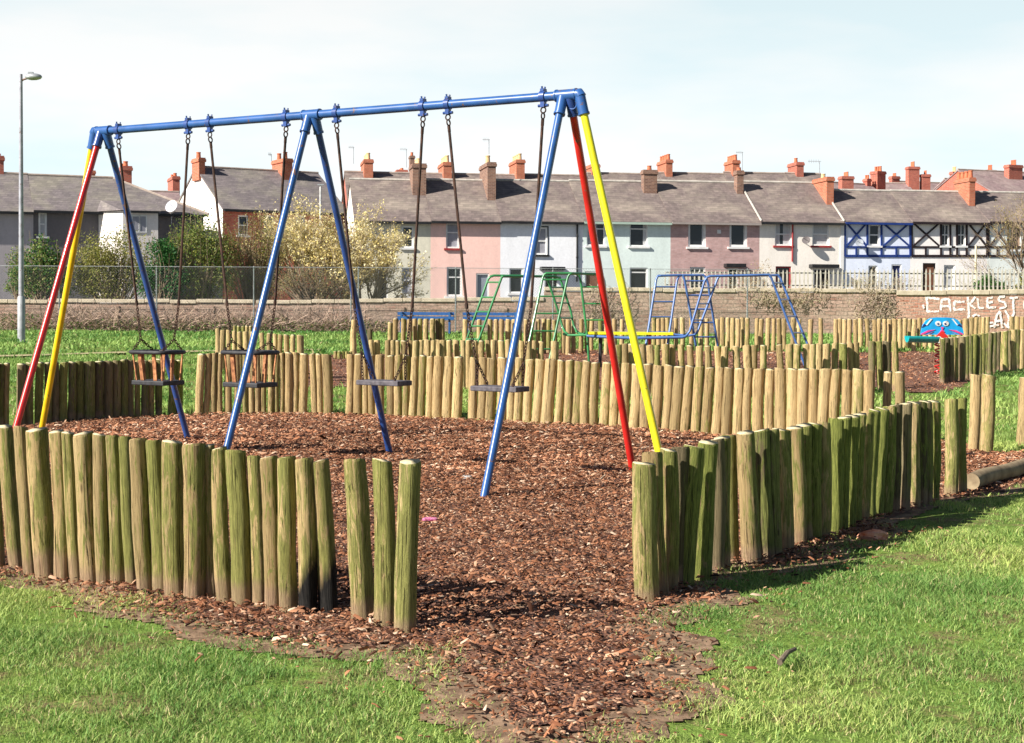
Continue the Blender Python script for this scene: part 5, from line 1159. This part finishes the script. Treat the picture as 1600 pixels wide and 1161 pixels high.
# aerials
def aerial(px, y0, y1, Y, lab, w=10):
    b_ = atY(px, y1, Y); t_ = atY(px, y0, Y); root = empty('tv_aerial', b_, lab, 'aerial', 'television aerials'); mb = MB(); mb.tube([b_, t_], .018, 5); mb.build('mast', GALV, root, b_)
    mb = MB(); s_ = w / F * Y; mb.tube([t_ - Vector((s_, 0, 0)), t_ + Vector((s_ * .15, 0, 0))], .012, 5)
    for k in range(5): q = t_ - Vector((s_ * (.1 + .2 * k), 0, 0)); mb.tube([q - Vector((0, .18, 0)), q + Vector((0, .18, 0))], .008, 4); mb.tube([q - UZ * .10, q + UZ * .10], .008, 4)
    mb.build('yagi', GALV, root, b_)
aerial(764, 218, 241, 77.5, 'thin aerial on the dark chimney of the pink house'); aerial(635, 233, 262, 100, 'thin aerial left of the slim dark chimney'); aerial(1280.5, 252, 272, 79.5, 'aerial on the orange chimney of the cream house', 18)
aerial(1160, 238, 266, 96, 'thin aerial right of a rear chimney'); aerial(552.5, 230, 256, 96, 'thin aerial left of the first four pot chimney', 8); aerial(424, 241, 252, 86, 'small aerial on the red brick house chimney', 5)

# ------------------------------------------------------------------ plants
def branch_tree(name, base, H, spread, label, cat, levels=4, seed=1, trunk_r=.06, twigm=TWIG, stems=3, leaf=None, nkids=4, lean=0.0, droop=0.0):
    rr = random.Random(seed); root = empty(name, base, label, cat); tips = []; mb = MB()
    def grow(p, d, L, r, lv):
        pts = [p]; q = p.copy(); n = 4; dd = d.copy()
        for i in range(n):
            dd = (dd + Vector((rr.gauss(0, .10), rr.gauss(0, .10), rr.gauss(0, .07) - droop * .02 * lv))).normalized(); q = q + dd * (L / n); pts.append(q.copy())
        mb.tube(pts, [r * (1 - .5 * i / n) for i in range(n + 1)], 6 if lv < 2 else 4 if lv < 3 else 3, cap=False)
        if lv >= levels - 1:
            tips.extend(pts[1:]); 
        if lv < levels:
            for k in range(nkids):
                t_ = rr.uniform(.35, 1.0); i = min(n - 1, int(t_ * n)); s = pts[i].lerp(pts[i + 1], t_ * n - i if t_ < 1 else 1)
                sd = Vector((rr.gauss(0, 1), rr.gauss(0, 1), rr.gauss(0, .5))).normalized()
                nd = (dd * rr.uniform(.9, 1.4) + sd * spread * rr.uniform(.5, 1.0) + UZ * .15).normalized(); grow(s, nd, L * rr.uniform(.5, .72), r * .48, lv + 1)
    for s_ in range(stems):
        a = 2 * math.pi * s_ / stems + rr.uniform(-.4, .4); t_ = spread * .55 * (0 if stems == 1 else 1)
        grow(base + Vector((math.cos(a), math.sin(a), 0)) * .08 * (stems > 1), Vector((math.cos(a) * t_ + lean, math.sin(a) * t_, 1)).normalized(), H * .45, trunk_r, 0)
    mb.build('branches', twigm, root, base, smooth=60)
    if leaf and tips:
        T = np.array([tuple(p) for p in tips]); n, sz, sg, pal = leaf; rg = np.random.default_rng(seed); k = rg.integers(0, len(T), n)
        leaves(T[k] + rg.normal(0, sg, (n, 3)), sz, pal, root, base, seed)
    return root
def leaves(P, sz, pal, root, org, seed=0, name='leaves'):
    rg = np.random.default_rng(seed + 77); n = len(P); d = rg.normal(0, 1, (n, 3)); d /= np.linalg.norm(d, axis=1)[:, None]; s = np.cross(d, rg.normal(0, 1, (n, 3))); s /= np.linalg.norm(s, axis=1)[:, None]
    L = (sz * rg.uniform(.6, 1.4, n))[:, None]; u = np.cross(d, s)
    V = np.stack([P - d * L * .5, P + s * L * .32 + u * L * .08, P + d * L * .5, P - s * L * .32 + u * L * .08], 1).reshape(-1, 3); b_ = np.arange(n)[:, None] * 4
    c = np.array(pal)[rg.integers(0, len(pal), n)] * rg.uniform(.75, 1.25, (n, 1))
    return npmesh(name, V, [b_ + np.array([[0, 1, 2, 3]])], LEAF, np.repeat(c, 4, 0), root, tuple(org))
def bush(name, x0, x1, ytop, Y, label, n, sz, pal, seed, cat='bush', ybot=None, depth=None, twigs=60, lumps=22, twigm=TWIG, spiky=0.0):
    A = atY(x0, ytop, Y); Bb = atY(x1, ytop, Y); zb = g(Y) if ybot is None else atY(x0, ybot, Y).z; H = A.z - zb; W = Bb.x - A.x; dpt = depth or min(1.1, W * .35); rg = np.random.default_rng(seed)
    base = Vector(((A.x + Bb.x) / 2, Y, zb)); root = empty(name, base, label, cat); P = []
    cs_ = []
    for i in range(lumps):
        fx = rg.uniform(-.5, .5); fz = rg.uniform(.1, .92) ** .8; top = (1 - (2 * abs(fx)) ** 2.6 * .5); cs_.append((base.x + fx * W * .86, Y + rg.uniform(-.5, .5) * dpt, zb + fz * H * top * rg.uniform(.85, 1.0), rg.uniform(.12, .26) * min(W, H) + .1))
    for cx, cy, cz, r in cs_:
        m_ = n // lumps; d = rg.normal(0, 1, (m_, 3)); d /= np.linalg.norm(d, axis=1)[:, None]; rad = r * rg.uniform(.35, 1.12, m_)[:, None]; q = np.array([cx, cy, cz]) + d * rad * np.array([1, .9, .95 + spiky]); P.append(q)
    P = np.concatenate(P); P = P[P[:, 2] > zb + .02]; leaves(P, sz, pal, root, base, seed)
    mb = MB(); rr = random.Random(seed)
    for i in range(twigs):
        cx, cy, cz, r = rr.choice(cs_); e = Vector((cx + rr.uniform(-r, r), cy + rr.uniform(-r, r), cz + rr.uniform(0, r * 1.3))); s_ = Vector((base.x + (e.x - base.x) * .35, Y + rr.uniform(-.2, .2), zb)); md = s_.lerp(e, .5) + Vector((rr.uniform(-.15, .15), rr.uniform(-.1, .1), .1)); mb.tube([s_, md, e], [.022, .012, .005], 4, cap=False)
    if twigs: mb.build('stems', twigm, root, base)
    return root
YG = [(.30, .30, .06), (.22, .24, .05), (.38, .36, .10), (.14, .17, .04), (.44, .40, .16)]
DG = [(.03, .12, .03), (.05, .17, .04), (.02, .08, .02), (.08, .22, .06)]; MG = [(.11, .20, .04), (.17, .25, .06), (.08, .14, .03), (.25, .30, .08), (.32, .33, .12)]
RB = [(.24, .15, .08), (.32, .24, .10), (.17, .11, .06), (.34, .32, .14), (.2, .2, .08)]
bush('laurel_bush', 22, 112, 375, 50, 'dark green laurel bush behind the lamp post', 5000, .085, DG[:2] + MG, 1, ybot=468)
bush('privet_bush', 8, 55, 385, 51, 'yellow green bush at the left edge behind the lamp post', 3500, .06, MG, 2, ybot=468)
bush('hedge_bush', 108, 245, 360, 50.5, 'tall olive yellow bush behind the red and yellow swing legs', 15000, .06, YG, 3, ybot=470, twigs=140, lumps=34, spiky=.25)
bush('laurel_bush', 222, 285, 366, 49.6, 'narrow dark green bush between two olive bushes', 5500, .075, DG, 4, ybot=472)
bush('hedge_bush', 255, 365, 330, 50.2, 'tall light green bush below the white gable', 13000, .06, MG + YG[:2], 5, ybot=472, twigs=120, lumps=32, spiky=.25)
bush('twiggy_bush', 345, 452, 342, 51, 'reddish brown twiggy bush in front of the red brick house', 11000, .05, RB + YG[:2], 6, ybot=472, twigs=190, lumps=30, spiky=.3)
bush('twiggy_bush', 430, 560, 415, 49.6, 'low grey brown twiggy growth at the foot of the yellow willow', 5000, .045, RB, 16, ybot=472, twigs=160, lumps=24)
CAT_ = [(.86, .72, .30), (.90, .80, .44), (.76, .62, .24), (.92, .84, .56), (.66, .56, .22)]
def willow(px, base_py, Y, H, lab, seed, nl, spread=.62, stems=5):
    b_ = atY(px, base_py, Y); b_.z = g(Y); return branch_tree('willow_tree', b_, H, spread, lab, 'tree', levels=4, seed=seed, trunk_r=.07, twigm=TWIGP, stems=stems, leaf=(nl, .075, .07, CAT_), nkids=5)
willow(482, 470, 52, 5.0, 'pale yellow flowering willow left of the middle swing leg', 23, 10500, .66, 6)
willow(562, 470, 52.5, 4.3, 'pale yellow flowering willow in front of the cream house', 31, 9500, .80, 8)
def twigtree(px, Y, H, lab, seed, spread=.6, stems=3, levels=4, tr=.05, leaf=None, nk=4, lean=0, name='bare_tree', m=TWIG):
    b_ = Vector((atY(px, 460, Y).x, Y, g(Y))); return branch_tree(name, b_, H, spread, lab, 'tree', levels=levels, seed=seed, trunk_r=tr, stems=stems, leaf=leaf, nkids=nk, lean=lean, twigm=m)
twigtree(1640, 52, 6.2, 'bare brown tree leaning in from the right edge', 41, .75, 4, 4, .07, (2500, .05, .08, [(.45, .38, .15), (.35, .28, .12)]), 4, -.25)
twigtree(1560, 51, 2.4, 'pale blossoming shrub behind the railing at right', 42, .8, 5, 4, .03, (2600, .05, .06, [(.6, .58, .5), (.5, .48, .38)]), 4, name='blossom_shrub', m=TWIGP)
twigtree(1345, 50.5, 2.5, 'grey twiggy shrub in front of the pale blue house', 43, .8, 5, 4, .03, (1600, .045, .06, [(.35, .32, .26), (.28, .30, .16)]), 4, name='bare_shrub', m=TWIGP)
twigtree(1385, 51, 2.2, 'twiggy reddish shrub between the two timbered houses', 45, .7, 4, 4, .025, (1000, .045, .06, [(.4, .28, .22), (.35, .3, .22)]), 4, name='bare_shrub', m=TWIGP)
twigtree(1180, 50.5, 2.5, 'thin orange brown shrub in front of the mauve house', 44, .6, 4, 4, .025, (1500, .045, .06, [(.5, .3, .14), (.45, .38, .2)]), 4, name='bare_shrub', m=TWIGP)
bush('evergreen_bush', 1521, 1573, 434, 49.2, 'round green bush behind the railing above the graffiti', 4500, .06, [(.10, .22, .05), (.16, .30, .09), (.06, .15, .04)], 8, ybot=454, twigs=0, lumps=14)
bush('evergreen_bush', 1588, 1640, 430, 49.2, 'yellow green bush at the right edge behind the railing', 2500, .055, YG, 9, ybot=454, twigs=0, lumps=12)
twigtree(73, 150, 11, 'far bare tree over the left roof, round crowned', 51, .45, 1, 4, .14, None, 4); twigtree(136, 150, 9.5, 'far bare tree behind the orange chimney', 52, .5, 1, 4, .12, None, 4)
# climbers and brambles against the wall
def climber(px0, px1, y0, y1, lab, seed, pal, n=2500, m=TWIG):
    A = atY(px0, y0, YW - .1); Bb = atY(px1, y1, YW - .1); b_ = Vector(((A.x + Bb.x) / 2, YW - .12, Bb.z)); root = empty('climbing_plant', b_, lab, 'climber'); rr = random.Random(seed); mb = MB()
    for i in range(90):
        x = rr.uniform(A.x, Bb.x); z = rr.uniform(Bb.z, A.z); p = Vector((x, YW - .08 - rr.random() * .1, z)); pts = [p]; 
        for k in range(4): p = p + Vector((rr.uniform(-.12, .12), rr.uniform(-.02, .02), rr.uniform(-.05, .14))); pts.append(p)
        mb.tube(pts, .007, 3, cap=False)
    mb.build('stems', m, root, b_); rg = np.random.default_rng(seed)
    P = np.stack([rg.normal((A.x + Bb.x) / 2, (Bb.x - A.x) / 4.5, n), YW - .08 - rg.random(n) * .14, Bb.z + (A.z - Bb.z) * rg.beta(1.6, 1.4, n)], 1); leaves(P, .045, pal, root, b_, seed)
climber(1330, 1395, 448, 512, 'grey brown climber hanging on the wall left of the graffiti', 61, [(.45, .36, .30), (.36, .32, .24), (.55, .46, .38)], 700, TWIGP)
climber(905, 985, 455, 512, 'dry climber on the wall behind the red swing leg', 62, [(.45, .33, .25), (.38, .3, .2), (.55, .45, .38)], 500, TWIGP)
climber(1150, 1290, 452, 480, 'thin climber on the wall behind the blue ladders', 63, [(.45, .38, .28), (.36, .36, .2)], 500, TWIGP)
def brambles():
    rr = random.Random(70); mb = MB(); root = None
    for i in range(3600):
        px = rr.uniform(-20, 620); dens = .35 + .65 * (px > 60); 
        if rr.random() > dens: continue
        p = Vector((atY(px, 515, YW - .7).x, YW - rr.uniform(.15, 1.1), g(YW) - .02)); a = rr.uniform(0, 6.28); L = rr.uniform(.2, .95) * (1.0 if px < 560 else .5); d = Vector((math.cos(a) * .7, math.sin(a) * .25, rr.uniform(.3, 1))).normalized(); pts = [p]
        for k in range(5): d = (d + Vector((rr.gauss(0, .15), rr.gauss(0, .08), -.16))).normalized(); p = p + d * L / 4; pts.append(p)
        mb.tube(pts, .008, 3, cap=False)
    o = mb.build('dry_brambles', mk('dry_bramble', (.28, .19, .14), (.50, .37, .29), 3, .9, 0, 0)); tag(o, 'dry tangled brown brambles along the foot of the left wall', 'brambles', kind='stuff')
    rg = np.random.default_rng(71); n = 9000; px = rg.uniform(-20, 620, n); x = (px - PCX) / F * (YW - .6); y = YW - rg.uniform(.2, 1.3, n); hgt = .25 + .35 * vnoise(x, y, .8, 33); z = gnp(y) + rg.random(n) ** 1.6 * hgt
    P = np.stack([x, y, z], 1); o = leaves(P, .06, [(.10, .20, .04), (.16, .26, .06), (.3, .26, .12), (.38, .27, .17), (.07, .13, .03)], None, (0, 0, 0), 72, 'wall_foot_weeds'); tag(o, 'low weeds and dead leaves at the foot of the left wall', 'weeds', kind='stuff')
brambles()

# ------------------------------------------------------------------ litter
def rock(name, c, s, m, label, cat, seed=0):
    mb = MB(); n1, n2 = 6, 8; vs = []; fs = []; rr = random.Random(seed)
    for i in range(n1 + 1):
        for j in range(n2):
            a = math.pi * i / n1; b_ = 2 * math.pi * j / n2; q = 1 + rr.uniform(-.22, .22); vs.append(c + Vector((math.sin(a) * math.cos(b_) * s[0] * q, math.sin(a) * math.sin(b_) * s[1] * q, math.cos(a) * s[2] * q)))
    for i in range(n1):
        for j in range(n2): fs.append((i * n2 + j, i * n2 + (j + 1) % n2, (i + 1) * n2 + (j + 1) % n2, (i + 1) * n2 + j))
    mb.add(vs, fs); o = mb.build(name, m, None, c); return tag(o, label, cat)
p = gp(1362, 850); rock('brick_piece', p + UZ * .05, (.085, .05, .035), mk('orange_brick_lump', (.55, .13, .05), (.75, .42, .28), 14, .8), 'orange broken brick lying in the shade beside the right fence', 'brick', 4)
p = gp(673, 824); rock('crumpled_wrapper', p + UZ * .05, (.055, .03, .014), mk('pink_foil', (.35, .02, .12), (.7, .3, .45), 60, .35), 'crumpled pink wrapper on the mulch right of the entrance logs', 'wrapper', 9)
a = gp(1218, 1050); b_ = gp(1242, 1030); mb = MB(); mb.tube([a + UZ * .035, a.lerp(b_, .5) + UZ * .05, b_ + UZ * .04], [.012, .010, .008], 7)
tag(mb.build('stick', BARK, None, tuple(a)), 'short brown stick lying in the near grass at right', 'stick')
